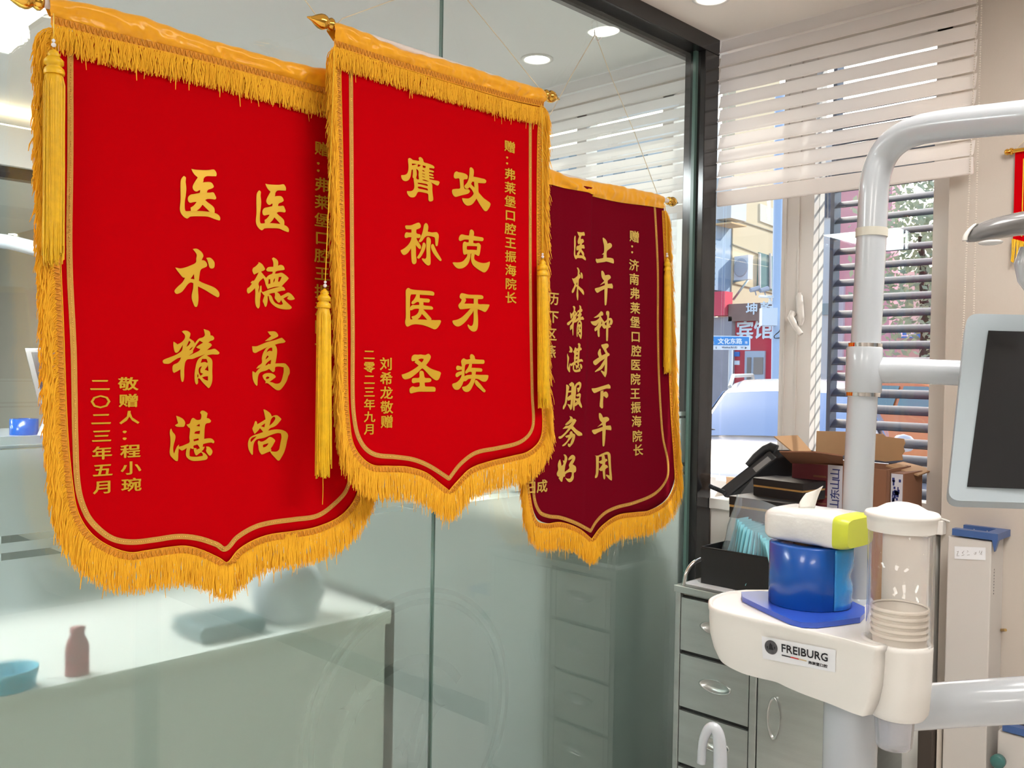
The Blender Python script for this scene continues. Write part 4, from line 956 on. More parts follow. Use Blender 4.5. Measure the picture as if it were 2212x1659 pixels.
# ================================================================ dental unit side: tray, pole, monitor, lamp
ZT = 1.158                               # tray top
U_ = thing('dental_unit', 'white dental unit column with side tray, tall lamp pole and monitor arm', 'dental unit', (P(1850, 1600, 1.3).x, P(1850, 1600, 1.3).y, 0))
WE = M_['white_enamel']
def T(px, py, z=ZT): return onz(px, py, z)
front = [T(*p) for p in [(1556, 1284), (1537, 1292), (1530, 1301), (1534, 1313), (1556, 1322), (1600, 1333), (1650, 1344), (1700, 1355), (1760, 1369), (1820, 1383), (1866, 1396), (1893, 1402)]]
hc = T(1942, 1384); hr = .0405
def arc(px, py): return math.atan2(T(px, py).y - hc.y, T(px, py).x - hc.x)
a0, a1 = arc(1906, 1404), arc(1908, 1352)
if a1 > a0: a1 -= 2 * PI
hugs = [hc + V((math.cos(lerp(a0, a1, i / 7)), math.sin(lerp(a0, a1, i / 7)), 0)) * (hr - .001) for i in range(8)]
back = hugs + [T(*p) for p in [ (1885, 1312), (1840, 1298), (1760, 1284), (1665, 1277), (1610, 1277), (1575, 1280)]]
outl = catmull(front, 4) + back
c_ = sum(outl, V()) / len(outl)
m = MB()
def lower(p, f):                         # the tray deepens towards the cup housing
    t_ = max(0, min(1, (p - front[2]).dot((front[-1] - front[2]).normalized()) / (front[-1] - front[2]).length))
    return .062 + .010 * min(1, t_ * 4) ** .7 + .012 * t_
NP = len(outl)
rows = []
for lip, inset in ((.0, .008), (.002, .006), (.003, .003), (.0015, .0), (-.004, .0), (-.007, .0018)):
    rows.append([p + (c_ - p).normalized() * inset + V((0, 0, lip)) for p in outl])
for f in (.2, .5, .8, 1.0):
    ins = .002 + .016 * f ** 3
    rows.append([p + (c_ - p).normalized() * ins - V((0, 0, .007 + lower(p, f) * f)) for p in outl])
m.grid(rows, True, True)
top_in = [p + (c_ - p).normalized() * .008 for p in outl]
m.add(top_in, [tuple(range(NP))]); m.add(rows[-1], [tuple(range(NP))[::-1]])
tray = obj('side_tray', m, M_['white_plastic'], U_)
# cup housing
prof = [(hr - .005, -.004), (hr - .002, .001), (hr, -.001), (hr + .0004, -.006), (hr, -.011), (hr - .0005, -.05), (hr - .003, -.088), (hr - .008, -.096), (.030, -.097)]
hm = MB().lathe(hc, (0, 0, 1), prof, 40, True, False, False)
hm.lathe(hc, (0, 0, 1), [(hr - .005, -.004), (hr - .005, -.085), (.030, -.097)], 40, True, False, False)
obj('cup_housing', hm, M_['white_plastic'], U_)
# label on the front face of the tray
def face(px, py, out=.0006):             # hit the curved upright front of the tray
    r = ray(px, py); best = None
    fr = catmull(front, 6)
    for a, b in zip(fr, fr[1:]):
        e = V((b.x - a.x, b.y - a.y, 0)); nn = V((e.y, -e.x, 0)).normalized()
        dn = nn.dot(r)
        if abs(dn) < 1e-9: continue
        t_ = nn.dot(a - CAM) / dn; h = CAM + r * t_; s_ = (h - a).dot(e) / e.length_squared
        if -.02 <= s_ <= 1.02 and t_ > 0 and (best is None or t_ < best[0]): best = (t_, h, nn)
    if best is None: return P(px, py, 1.2)
    h, nn = best[1], best[2]
    if nn.dot(CAM - h) < 0: nn = -nn
    dz = ZT - .007 - h.z; f = max(0, min(1, dz / .08))
    return h + nn * (out + .0012 - (.002 + .016 * f ** 3) * .9) + V((0, 0, 0))
def quadmap(c):                          # pixel quad TL TR BR BL -> tray face
    def f(u, v, out=.0011):
        x = (1 - u) * (1 - v) * c[0][0] + u * (1 - v) * c[1][0] + u * v * c[2][0] + (1 - u) * v * c[3][0]
        y = (1 - u) * (1 - v) * c[0][1] + u * (1 - v) * c[1][1] + u * v * c[2][1] + (1 - u) * v * c[3][1]
        return face(x, y, out)
    return f
q = quadmap([(1646, 1374), (1806, 1404), (1804, 1453), (1647, 1423)])
stk = obj('sticker', MB().grid([[q(i / 16, j / 4, .0014) for i in range(17)] for j in range(5)]), M_['sticker'], U_)
m = MB(); fw = quadmap([(1689.5, 1390.5), (1789, 1412), (1788.5, 1429), (1689.5, 1407.5)])
for q_, (dx, dy) in enumerate(((-.004, -.03), (.004, -.03), (0, .03), (.004, .03))): put_text(m, 'FREIBURG', lambda u, v: fw(u + dx, v + dy, .0022 + q_ * .0001))
fq = quadmap([(1746.5, 1427), (1788, 1436), (1787.5, 1443), (1746.5, 1434)])
for q_, (dx, dy) in enumerate(((-.008, -.03), (.008, .03), (.008, -.03))): put_text(m, '弗莱堡口腔', lambda u, v: fq(u + dx, v + dy, .0022 + q_ * .0001))
lq = quadmap([(1689, 1413.5), (1743, 1426.5), (1743, 1429), (1689, 1416)])
m.add([lq(u, v, .0022) for v in (0, 1) for u in (0, .36)], [(0, 1, 3, 2)])
obj('lettering', m, M_['black_ink'], stk)
obj('red_line', MB().add([lq(u, v, .0022) for v in (0, 1) for u in (.36, .68)], [(0, 1, 3, 2)]), M_['red_ink'], stk)
obj('sand_line', MB().add([lq(u, v, .0022) for v in (0, 1) for u in (.68, 1)], [(0, 1, 3, 2)]), M_['sand_ink'], stk)
sc = [face(1666.5 + 14 * math.cos(a), 1398 + 15.5 * math.sin(a) + 3 * math.cos(a), .0022) for a in [2 * PI * i / 28 for i in range(28)]]
obj('seal', MB().add(sc, [tuple(range(28))]), M_['seal'], stk)
m = MB()
for pl in ([(1663, 1392), (1666, 1388), (1669, 1393), (1672, 1404), (1662, 1402)], [(1657, 1396), (1660, 1395), (1659, 1403)], [(1673, 1396), (1676, 1398), (1674, 1404)]): m.add([face(a, b, .0027) for a, b in pl], [tuple(range(len(pl)))])
obj('seal_figure', m, M_['black_ink'], stk)

# column under the tray and the thick supporting arm
cp = P(1836, 1600, 1.30)
m = MB().lathe((cp.x, cp.y, 0), (0, 0, 1), [(.12, 0), (.12, .03), (.06, .08), (.0365, .14), (.0365, 1.06)], 32)
obj('column', m, WE, U_)
obj('support_arm', MB().tube([P(1930, 1532, 1.29), P(2080, 1520, 1.26), P(2260, 1509, 1.22), P(2420, 1520, 1.24)], .0305, 22), WE, U_)
# lamp pole
DP = 1.385
path = [(1848, 1300), (1852, 1100), (1861, 900), (1870, 740), (1880, 560), (1886, 440), (1888, 405), (1894, 372), (1906, 340), (1925, 314), (1952, 294), (1985, 281), (2020, 274), (2070, 267), (2140, 260), (2212, 253), (2330, 243)]
pp = []
for i, (x, y) in enumerate(path):
    d = DP if x < 1900 else lerp(DP, 1.17, min(1.3, (x - 1900) / 312))
    pp.append(P(x, y, d))
pp = catmull(pp, 4)
obj('lamp_pole', MB().tube(pp, .0216, 26), WE, U_)
def along(y0, y1):
    return P(lerp(1886, 1848, (y0 - 430) / 870), y0, DP), P(lerp(1886, 1848, (y1 - 430) / 870), y1, DP)
a, b = along(494, 512); obj('pole_ring', MB().tube([a, b], .0232, 26), M_['ivory'], U_)
a, b = P(1867.5, 750, DP), P(1864.5, 848, DP)
sl = obj('sleeve', MB().tube([a, lerp(a, b, .03), lerp(a, b, .97), b], [.0252, .0262, .0262, .0252], 28), WE, U_)
for y0, y1 in ((742, 750), (847, 856)):
    a2, b2 = P(lerp(1869, 1864, (y0 - 740) / 116), y0, DP), P(lerp(1869, 1864, (y1 - 740) / 116), y1, DP)
    obj('chrome_ring', MB().tube([a2, b2], .0244, 28), M_['chrome'], U_)
a, b = P(1848, 1288, DP), P(1847.6, 1304, DP)
obj('pole_base', MB().tube([a, lerp(a, b, .4), b], [.0225, .026, .028], 28), WE, U_)
obj('monitor_arm', MB().tube([P(1870, 800, DP), P(1905, 800, DP - .005), P(1960, 801, DP - .02), P(2100, 807, DP - .06), P(2250, 815, DP - .1)], [.021, .0195, .0185, .0185, .0185], 20), WE, U_)
# monitor
mc = [P(2089, 677, 1.27), P(2440, 686, 1.20), P(2415, 1092, 1.13), P(2047, 1081, 1.19)]
ex, ey = (mc[1] - mc[0]), (mc[3] - mc[0])
nrm = ey.cross(ex).normalized()
if nrm.dot(CAM - mc[0]) < 0: nrm = -nrm
def rq(c, r, k=6):
    out = []
    n = len(c)
    for i in range(n):
        p0, p1, p2 = c[i - 1], c[i], c[(i + 1) % n]
        a_, b_ = p1 + (p0 - p1).normalized() * r, p1 + (p2 - p1).normalized() * r
        for j in range(k + 1):
            t_ = j / k; out.append(a_ * (1 - t_) ** 2 + p1 * 2 * t_ * (1 - t_) + b_ * t_ ** 2)
    return out
mon = obj('monitor', MB().prism(rq(mc, .016), -nrm * .032, True), mat('monitor_bezel', (0.38, 0.44, 0.48), 0.4), U_, bevel=.003)
scn_c = [P(2135, 714, 1.2), P(2420, 722, 1.2), P(2400, 1062, 1.2), P(2089, 1051, 1.2)]
kk = nrm.dot(mc[0]) + .0012
scn_c = [on(*p, nrm, kk) for p in [(2135, 714), (2410, 722), (2392, 1062), (2089, 1051)]]
obj('screen', MB().prism(scn_c, -nrm * .002), M_['screen'], mon)
# lamp head (dark end of the operating lamp) hanging at the right edge
lh = P(2230, 496, 1.18)
m = MB(); rows = []
for i in range(15):
    t_ = i / 14; x = lerp(2088, 2380, t_ ** 1.3)
    cy_ = lerp(514, 480, min(1, t_ * 1.9) ** .8); hh = 26 * (max(0, 1 - (1 - t_ * 1.0) ** 5)) ** .5 + 1
    cc = P(x, cy_, 1.18)
    rows.append([cc + UX * (math.cos(q) * hh * 1.18 / FPX * (.9 if math.cos(q) > 0 else 1)) + F * (math.sin(q) * hh * 2.0 * 1.18 / FPX) for q in [2 * PI * k_ / 24 for k_ in range(24)]])
m.grid(rows, True, True); m.add(rows[0], [tuple(range(24))]); m.add(rows[-1], [tuple(range(24))[::-1]])
lamp = thing('operating_lamp', 'dark grey rounded end of the operating lamp at the right edge', 'lamp', (lh.x, lh.y, lh.z - .05))
obj('lamp_head', m, M_['grey_plastic'], lamp)
m = MB(); rows = []
for i in range(9):
    t_ = i / 8; cc = P(lerp(2084, 2108, t_ ** 2), lerp(520, 484, t_), 1.176); rows.append([cc + V((0, 0, .0)) + F * (.004 * math.cos(q)) + RX * (.003 * math.sin(q)) for q in [2 * PI * k_ / 8 for k_ in range(8)]])
m.grid(rows, True, True); obj('rim', m, M_['white_plastic'], lamp)
obj('dimple', MB().ball(P(2140, 524, 1.155), .010, 12, (1.5, 1, .35)), mat('pale_grey_disc', (0.6, 0.6, 0.6), 0.2), lamp)
obj('lamp_stem', MB().tube([P(2214, 535, 1.19), P(2207, 570, 1.19), P(2212, 604, 1.19), P(2235, 640, 1.19)], [.006, .009, .008, .006], 12), WE, lamp)
obj('lamp_arm', MB().tube([P(2290, 480, 1.18), P(2350, 360, 1.17), P(2330, 262, 1.165)], .013, 14), WE, lamp)
# water spout in front
sp = catmull([P(1556, 1760, 1.17), P(1556, 1660, 1.17), P(1555, 1615, 1.17), P(1551, 1585, 1.17), P(1540, 1571, 1.172), P(1527, 1580, 1.175), P(1518, 1606, 1.178), P(1515, 1648, 1.18)], 5)
n = len(sp)
obj('rinse_spout', MB().tube(sp, [lerp(.0098, .0056, min(1, i / n * 1.25)) for i in range(n)], 18), WE, U_)
bo = P(1556, 1800, 1.17)
obj('spittoon_bowl', MB().lathe((bo.x + .02, bo.y + .02, bo.z - .10), (0, 0, 1), [(.03, 0), (.09, .03), (.125, .09), (.13, .10), (.122, .10), (.085, .04), (0, .02)], 36), WE, U_)
obj('bowl_bracket', MB().tube([V((bo.x + .05, bo.y + .05, bo.z - .08)), V((cp.x, cp.y, bo.z - .08))], .03, 16), WE, U_)

# ---- on the tray
mp = [T(*p, ZT + .0008) for p in [(1601, 1289), (1604, 1300), (1650, 1323), (1708, 1350), (1730, 1356), (1765, 1357), (1810, 1352), (1858, 1345), (1868, 1335), (1868, 1322), (1840, 1309), (1810, 1303), (1730, 1292), (1640, 1287)]]
tag(obj('tray_mat', MB().prism(mp, V((0, 0, .0075)), True), M_['blue_mat'], bevel=.001), 'bright blue flat plastic pad on the white side tray', 'mat')
RC = P(1743, 1302, 1.34); ZR = ZT + .0085; RR = .0545; RH = .088
RC.z = ZR
rl = thing('film_roll', 'tall blue barrier film roll standing on the blue pad', 'roll', RC)
m = MB().lathe(RC, (0, 0, 1), [(RR - .0012, 0), (RR, .001), (RR, RH - .001), (RR - .0012, RH), (.021, RH), (.021, .001)], 64, True, False, False)
obj('film', m, M_['blue_film'], rl)
obj('core', MB().lathe(RC, (0, 0, 1), [(.0205, 0), (.0205, RH + .001), (.0185, RH + .001), (.0185, 0)], 32, True, False, False), M_['carton'], rl)
rows = []
dirr = math.atan2(-(CAM.x - RC.x), CAM.y - RC.y)
va = math.atan2(CAM.y - RC.y, CAM.x - RC.x)
for j in range(13):
    z_ = j / 12; r = []
    for i in range(17):
        f = i / 16; a_ = va + .72 + f * 1.25
        rad = RR + .0008 + .0085 * math.sin(f * PI * .8) ** 1.2 * (.7 + .5 * noise.noise((f * 3, z_ * 5, 1))) + .0012 * noise.noise((f * 9, z_ * 16, 4))
        r.append(V((RC.x + math.cos(a_) * rad, RC.y + math.sin(a_) * rad, ZR + .001 + (RH - .002) * z_)))
    rows.append(r)
obj('loose_wrap', MB().grid(rows), M_['blue_wrap'], rl, solid=.0006)
# tissue pack
ZP = ZR + RH + .001
fA, fB = onz(1649, 1161, ZP), onz(1805, 1187, ZP)
TX = (fB - fA); TL_ = .128; TX = TX.normalized(); TY = V((-TX.y, TX.x, 0))
if TY.dot(F) < 0: TY = -TY
mid = onz(1735, 1178, ZP) + TY * .041
tp_ = thing('tissue_pack', 'soft white tissue pack with lime green end on top of the blue roll', 'tissues', V((mid.x, mid.y, ZP)))
TLh, TWh, TH = .065, .045, .047
def pk(u, v, w_): return mid + TX * (u * TLh) + TY * (v * TWh) + V((0, 0, w_ * TH)) - V((0, 0, mid.z - ZP))
rows = []
for i in range(21):
    u = -1 + 2 * i / 20; e_ = max(0, abs(u) - .80) / .20; s_ = math.sqrt(max(0, 1 - .30 * e_ ** 2)); r = []
    for k_ in range(28):
        q = 2 * PI * k_ / 28; cs, sn = math.cos(q), math.sin(q)
        sv = math.copysign(abs(cs) ** .36, cs); sw = math.copysign(abs(sn) ** .36, sn)
        n_ = 1 + .035 * noise.noise((u * 5, cs * 2, sn * 2)); top = 1 + .07 * (1 - u * u) * (sn > 0)
        r.append(pk(u, sv * s_ * n_, .5 + .5 * sw * s_ * top * (n_ if sn > 0 else 1)))
    rows.append(r)
m = MB(); m.grid(rows[:18], True, True); m.add(rows[0], [tuple(range(28))])
obj('pack', m, M_['pack'], tp_)
m = MB(); m.grid(rows[17:], True, True); m.add(rows[-1], [tuple(range(28))[::-1]])
obj('pack_end', m, M_['lime'], tp_, 'lime green pack end')
rows = []
tb0 = pk(-.24, -.15, 1.02)
for j in range(9):
    t_ = j / 8; r = []
    for i in range(9):
        f = i / 8 - .5
        wdt = lerp(.020, .028, t_ ** .7)
        r.append(tb0 + TX * (f * wdt + .008 * t_ + .004 * t_ * t_) + TY * (.007 * math.sin(f * 5 + t_ * 2) * (1 - .3 * t_) + .004 * t_) + V((0, 0, t_ * (.022 + .014 * (f + .5)) )))
    rows.append(r)
obj('tissue', MB().grid(rows), M_['tissue'], tp_, solid=.0005)

# cup dispenser tube with cups, and plastic cups under the housing
tc_ = V((hc.x, hc.y, ZT - .003))
cdp = thing('cup_dispenser', 'clear acrylic cup tube with white lid at the tray end', 'cup dispenser', tc_)
obj('tube', MB().lathe(tc_, (0, 0, 1), [(.0385, 0), (.0405, 0), (.0405, .158), (.0385, .158), (.0385, .001)], 48, True, False, False), M_['tube'], cdp)
lz = .158
obj('lid', MB().lathe(tc_, (0, 0, 1), [(.0415, lz - .012), (.0425, lz - .0), (.0425, lz + .004), (.0455, lz + .006), (.0460, lz + .009), (.044, lz + .012), (.034, lz + .0135), (.028, lz + .017), (.020, lz + .0215), (.01, lz + .024), (0, lz + .0245)], 48, True, False, False), M_['white_plastic'], cdp)
ZC0 = ZT - .058
for i in range(5):
    z0 = ZC0 + i * .0082; co = V((tc_.x, tc_.y, z0))
    cpn = thing('paper_cup', 'cream paper cup in the clear tube at the tray end' if i else 'lowest cream paper cup in the clear tube, with a blue printed emblem', 'cup', co, 'paper cups in the clear tube')
    if i == 4: cpn['label'] = 'topmost cream paper cup in the clear tube, open rim showing'
    elif i: cpn['label'] = ['', 'second cream paper cup from the bottom of the stack in the clear tube', 'middle cream paper cup of the stack in the clear tube', 'cream paper cup just under the topmost one in the clear tube'][i]
    obj('cup_wall', MB().lathe(co, (0, 0, 1), [(.0245, 0), (.0335, .068), (.0330, .068), (.024, .001), (0, .001)], 40, True, False, False), M_['paper'], cpn)
    obj('rolled_rim', MB().lathe(co, (0, 0, 1), [(.0335, .066), (.0352, .0665), (.0358, .0685), (.0350, .0705), (.0335, .0710), (.0328, .069)], 40, True, False, False), M_['paper'], cpn)
    if i == 0:
        m = MB()
        def cupf(u, v, r_=.0312):
            zz = .048 - v; rad = lerp(.0245, .0335, zz / .068) + .0004; a_ = va + .17 - u / rad
            return V((co.x + math.cos(a_) * rad, co.y + math.sin(a_) * rad, co.z + zz))
        put_text(m, '鸿创医疗' if False else '口腔医疗', lambda u, v: cupf(-.001 + u * .020, -.001 + v * .0055))
        m.add([cupf(-.0065 + .0042 * math.cos(a_), .0015 + .0042 * math.sin(a_)) for a_ in [2 * PI * k_ / 20 for k_ in range(20)]], [tuple(range(20))])
        obj('cup_print', m, M_['cup_blue'], cpn)
for i in range(6):
    z0 = ZT - .139 + i * .0055; co = V((tc_.x - .0035, tc_.y, z0))
    names = ['lowest clear plastic cup poking out under the white housing', 'clear plastic cup just above the lowest one under the housing', 'third clear plastic cup up under the white housing', 'fourth clear plastic cup up under the white housing', 'fifth clear plastic cup up under the white housing', 'uppermost clear plastic cup half inside the white housing']
    tag(obj('plastic_cup', MB().lathe(co, (0, 0, 1), [(0, .0), (.0205, .0), (.0222, .003), (.0255, .050), (.0265, .051), (.0262, .052), (.0250, .050), (.0218, .004), (0, .002)], 36, True, False, False), M_['clear_cup']), names[i], 'cup', 'plastic cups under the housing')


# ================================================================ cabinet, boxes and small things by the window
YC, ZCAB = 2.333, .858
XC0, XC1 = .118, .685
cb = thing('steel_cabinet', 'brushed steel drawer cabinet with oval recessed pulls below the black box', 'cabinet', ((XC0 + XC1) / 2, 2.49, 0))
ST = M_['steel']
m = MB()
m.box((XC0, YC + .02, 0.06), (XC1, 2.64, ZCAB - .02)).box((XC0 - .004, YC - .004, ZCAB - .02), (XC1 + .004, 2.64, ZCAB))
m.box((XC0, YC, .05), (XC0 + .018, YC + .02, ZCAB - .02)).box((.372, YC, .05), (.394, YC + .02, ZCAB - .02)).box((XC1 - .018, YC, .05), (XC1, YC + .02, ZCAB - .02))
obj('body', m, ST, cb, bevel=.0015)
def oval_pull(c, a, b, parent, vert=False):
    rows = []; n = 28
    for k_, (f, d) in enumerate(((1.0, 0), (1.10, -.0025), (1.0, -.002), (.93, .004), (.80, .010), (.3, .012))):
        r = []
        for i in range(n):
            q = 2 * PI * i / n
            x_, z_ = math.cos(q) * a * f, math.copysign(abs(math.sin(q)) ** 1.15, math.sin(q)) * b * f
            r.append(V((c[0] + (z_ if vert else x_), c[1] + d, c[2] + (x_ if vert else z_))))
        rows.append(r)
    m = MB().grid(rows, True, True); m.add(rows[-1], [tuple(range(n))])
    obj('pull', m, M_['steel'], parent)
    s_ = MB()
    up = [V((p.x, c[1] + .0035, p.z)) for p in rows[3] if (p.x < c[0] if vert else p.z < c[2] + b * .1)]
    obj('recess_shadow', MB().add([V((c[0] + (p.x - c[0]) * .97, p.y - .001, c[2] + (p.z - c[2]) * .97)) for p in up], [tuple(range(len(up)))]), M_['steel_dark'], parent) if False else None
zt = ZCAB - .034
for i in range(6):
    h = .157; z1 = zt - i * (h + .013); z0 = z1 - h
    if z0 < .07: break
    x0, x1 = XC0 + .021, .369
    cx_, cz_ = (x0 + x1) / 2 + .006, (z0 + z1) / 2 + .008; a_, b_ = .049, .0185
    # front plate with an oval opening
    n = 32; hole = [V((cx_ + math.cos(2 * PI * k_ / n) * a_, YC + .001, cz_ + math.sin(2 * PI * k_ / n) * b_)) for k_ in range(n)]
    rim = []
    for k_ in range(n):
        dx, dz = math.cos(2 * PI * k_ / n), math.sin(2 * PI * k_ / n)
        s_ = min((x1 - cx_ if dx > 0 else cx_ - x0) / max(abs(dx), 1e-6), (z1 - cz_ if dz > 0 else cz_ - z0) / max(abs(dz), 1e-6))
        rim.append(V((cx_ + dx * s_, YC + .001, cz_ + dz * s_)))
    for cnx, cnz in ((x0, z0), (x1, z0), (x1, z1), (x0, z1)):
        j = min(range(n), key=lambda k_: (rim[k_] - V((cnx, YC + .001, cnz))).length); rim[j] = V((cnx, YC + .001, cnz))
    m = MB().grid([hole, rim, [p + V((0, .016, 0)) for p in rim]], False, True)
    d_ = obj('drawer', m, ST, cb)
    oval_pull((cx_, YC + .0005, cz_), a_, b_, d_)
x0, x1 = .398, XC1 - .021
m = MB().box((x0, YC + .001, .07), (x1, YC + .017, ZCAB - .034))
dr = obj('door', m, ST, cb, bevel=.001)
oval_pull((x0 + .052, YC - .0035, .545), .056, .018, dr, True)
m = MB()
for i in range(1): m.box((XC0 + .018, YC + .014, .06), (.372, YC + .019, ZCAB - .03))
obj('drawer_gap', m, M_['steel_dark'], cb)
# bent push rail on the left of the cabinet top
r0 = onz(1489, 1262, ZCAB)
obj('push_rail', MB().tube(catmull([V((XC0 + .02, YC + .012, ZCAB)), V((XC0 + .024, YC + .022, ZCAB + .04)), V((XC0 + .034, YC + .05, ZCAB + .068)), V((XC0 + .04, YC + .12, ZCAB + .073)), V((XC0 + .036, 2.58, ZCAB + .06)), V((XC0 + .034, 2.61, ZCAB))], 6), .006, 12), M_['chrome'], cb)
tag(obj('paper_sheet', MB().box((XC0 + .006, YC + .03, ZCAB + .0005), (XC0 + .16, 2.56, ZCAB + .002)), M_['sticker']), 'white paper sheet under the black box on the steel cabinet', 'paper')
# black open box with masks
bz = ZCAB + .0025
f0 = onz(1514, 1259, bz); bx0, bx1, by0, by1, bh = f0.x, f0.x + .30, f0.y, f0.y + .145, .112
m = MB()
th = .003
m.box((bx0, by0, bz), (bx1, by0 + th, bz + bh)).box((bx0, by1 - th, bz), (bx1, by1, bz + bh)).box((bx0, by0 + th, bz), (bx0 + th, by1 - th, bz + bh)).box((bx1 - th, by0 + th, bz), (bx1, by1 - th, bz + bh)).box((bx0 + th, by0 + th, bz), (bx1 - th, by1 - th, bz + th))
m.box((bx0 - .0015, by0 - .0015, bz + bh * .62), (bx1 + .0015, by0, bz + bh * .95))
tag(obj('open_box', m, M_['black_card']), 'open black cardboard box holding aqua masks on the steel cabinet', 'box')
# aqua face masks fanned in a bag
n = 13
mk0 = V((bx0 + .038, by0 + .045, bz + .014))
for i in range(n):
    rows = []
    fi = i / (n - 1)
    for j in range(9):
        t_ = j / 8; r = []
        for k_ in range(7):
            f = k_ / 6 - .5
            x_ = bx0 + lerp(.040, .105, t_ ** .8) + lerp(.0, .20, fi) * (1 - .42 * t_) + f * .012
            z_ = bz + .02 + t_ * (lerp(.185, .135, fi)) + .006 * math.sin(t_ * 3 + i) * f
            y_ = by0 + .078 + f * .11 - .02 * fi + .012 * math.sin(t_ * 2.5 + i * .7)
            r.append(V((x_, y_, z_)))
        rows.append(r)
    o = obj('face_mask', MB().grid(rows), M_['mask'], solid=.0022)
    tag(o, 'aqua disposable face mask fanned among others in the black box', 'mask', 'aqua masks in the bag')
rows = []
for j in range(12):
    t_ = j / 11; r = []
    for k_ in range(26):
        q = 2 * PI * k_ / 26
        w_ = lerp(1, .62, t_) * (1 + .10 * noise.noise((math.cos(q) * 2, math.sin(q) * 2, t_ * 4)))
        cx_ = lerp(bx0 + .135, bx0 + .155, t_)
        r.append(V((cx_ + math.cos(q) * .128 * w_, by0 + .073 + math.sin(q) * .066 * w_, bz + .03 + .225 * t_ * (1 + .10 * math.cos(q + 2.2) * t_))))
    rows.append(r)
m = MB().grid(rows, True, True)
tag(obj('plastic_bag', m, M_['bag']), 'crumpled clear plastic bag around the aqua masks', 'bag')

# boxes behind: plain carton carrying two black gift boxes
gz = 1.056
tag(obj('carton', MB().box((.36, 2.505, ZCAB + .0005), (.62, 2.63, gz - .0005)), M_['carton'], bevel=.002), 'plain brown carton on the steel cabinet under two black gift boxes', 'carton')
def gift(px, py, z, wx, wy, h, rot, label):
    c = onz(px, py, z); X = V((math.cos(rot), math.sin(rot), 0)); Y = V((-math.sin(rot), math.cos(rot), 0)); Z = V((0, 0, 1))
    t = thing('gift_box', label, 'box', c + X * wx / 2 + Y * wy / 2, 'black gift boxes by the window')
    obj('base', MB().obox(c + X * .001 + Y * .001, X * (wx - .002), Y * (wy - .002), Z * (h * .50)), M_['black_card'], t, bevel=.001)
    obj('gold_band', MB().obox(c + X * .0015 + Y * .0015, X * (wx - .003), Y * (wy - .003), Z * (h * .66)), M_['gold_band'], t)
    obj('lid', MB().obox(c + Z * (h * .60), X * wx, Y * wy, Z * (h * .40)), M_['black_card'], t, bevel=.001)
gift(1574, 1117, gz, .205, .15, .066, math.radians(-3), 'lower flatter black gift box with gold band beside the mask bag')
gift(1626, 1069, gz + .0665, .178, .12, .054, math.radians(-7), 'upper black gift box with gold band behind the tissue pack')

# desk phone on the sill
zs = 1.0855
ph = P(1570, 1068, 2.98)
ph = V((.075, 2.70, zs))
dt = thing('desk_phone', 'black desk telephone standing tilted on the white sill with curly cord', 'phone', ph)
a, b = P(1552, 1060, 3.03), P(1668, 968, 3.0)
dirp = (b - a); nrmp = V((-dirp.z, 0, dirp.x)).normalized()
if nrmp.z < 0: nrmp = -nrmp
dep = V((.10, .14, 0)).normalized() * .155
th_ = -nrmp * .038
obj('phone_body', MB().obox(a + nrmp * .004, dirp * .96, dep, th_), M_['phone'], dt, bevel=.006)
s0 = a + dirp * .55 + th_
obj('stand', MB().add([s0, s0 + dep, a + dirp * .12 + th_ + dep, a + dirp * .12 + th_, V((s0.x + .05, s0.y, zs)), V((s0.x + .05, s0.y, zs)) + dep, V((a.x + .06, a.y, zs)) + dep, V((a.x + .06, a.y, zs))], [(0, 1, 2, 3), (4, 5, 6, 7), (0, 4, 5, 1), (3, 2, 6, 7), (0, 3, 7, 4), (1, 2, 6, 5)]), M_['phone'], dt)
hs = a + dirp * .66 + nrmp * .006
obj('handset', MB().tube([hs - dirp * .10, hs + dirp * .08 + nrmp * .006, hs + dirp * .25 + nrmp * .008, hs + dirp * .34 + nrmp * .001, hs + dirp * .37 - nrmp * .018], [.010, .013, .013, .016, .016], 14), M_['phone'], dt)
obj('side_button', MB().obox(a + dirp * .60 - dep.normalized() * .002 + th_ * .35, dirp * .28, dep.normalized() * .002, th_ * .45), M_['grey_plastic'], dt)
obj('red_lamp', MB().obox(a + dirp * .62 + nrmp * .003, dirp * .09, dep.normalized() * .03, nrmp * .004), M_['red_ink'], dt)
cp_ = []
for i in range(160):
    t_ = i / 159; q = t_ * 2 * PI * 14
    c = P(lerp(1533, 1566, t_), lerp(1050, 1064, t_), 3.0); cp_.append(c + V((0, math.cos(q) * .006, math.sin(q) * .006)))
obj('curly_cord', MB().tube(cp_, .002, 5), M_['phone'], dt)
tag(obj('peach_board', MB().box((.005, 2.80, zs), (.17, 2.825, zs + .055)), mat('peach_board', (0.70, 0.42, 0.24), .7)), 'peach coloured strip standing on the sill behind the phone', 'board')

# big open carton on the sill
K0 = V((onz(1710, 1070, zs).x, 2.672, zs)); ang = math.radians(2)
kx0 = ony(1710, 1060, 2.672).x; kx1 = ony(1914, 1060, 2.672).x
KH = ony(1712, 997, 2.672).z - zs
ca = thing('open_carton', 'big open brown carton with maroon and white printing on the sill', 'carton', V(((kx0 + kx1) / 2, 2.76, zs)))
ky0, ky1 = 2.672, 2.858
m = MB(); t_ = .004
m.box((kx0, ky0, zs), (kx1, ky0 + t_, zs + KH)).box((kx0, ky1 - t_, zs), (kx1, ky1, zs + KH)).box((kx0, ky0 + t_, zs), (kx0 + t_, ky1 - t_, zs + KH)).box((kx1 - t_, ky0 + t_, zs), (kx1, ky1 - t_, zs + KH)).box((kx0 + t_, ky0 + t_, zs), (kx1 - t_, ky1 - t_, zs + t_))
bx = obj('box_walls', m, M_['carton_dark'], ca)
fx = lambda px: ony(px, 1040, ky0).x
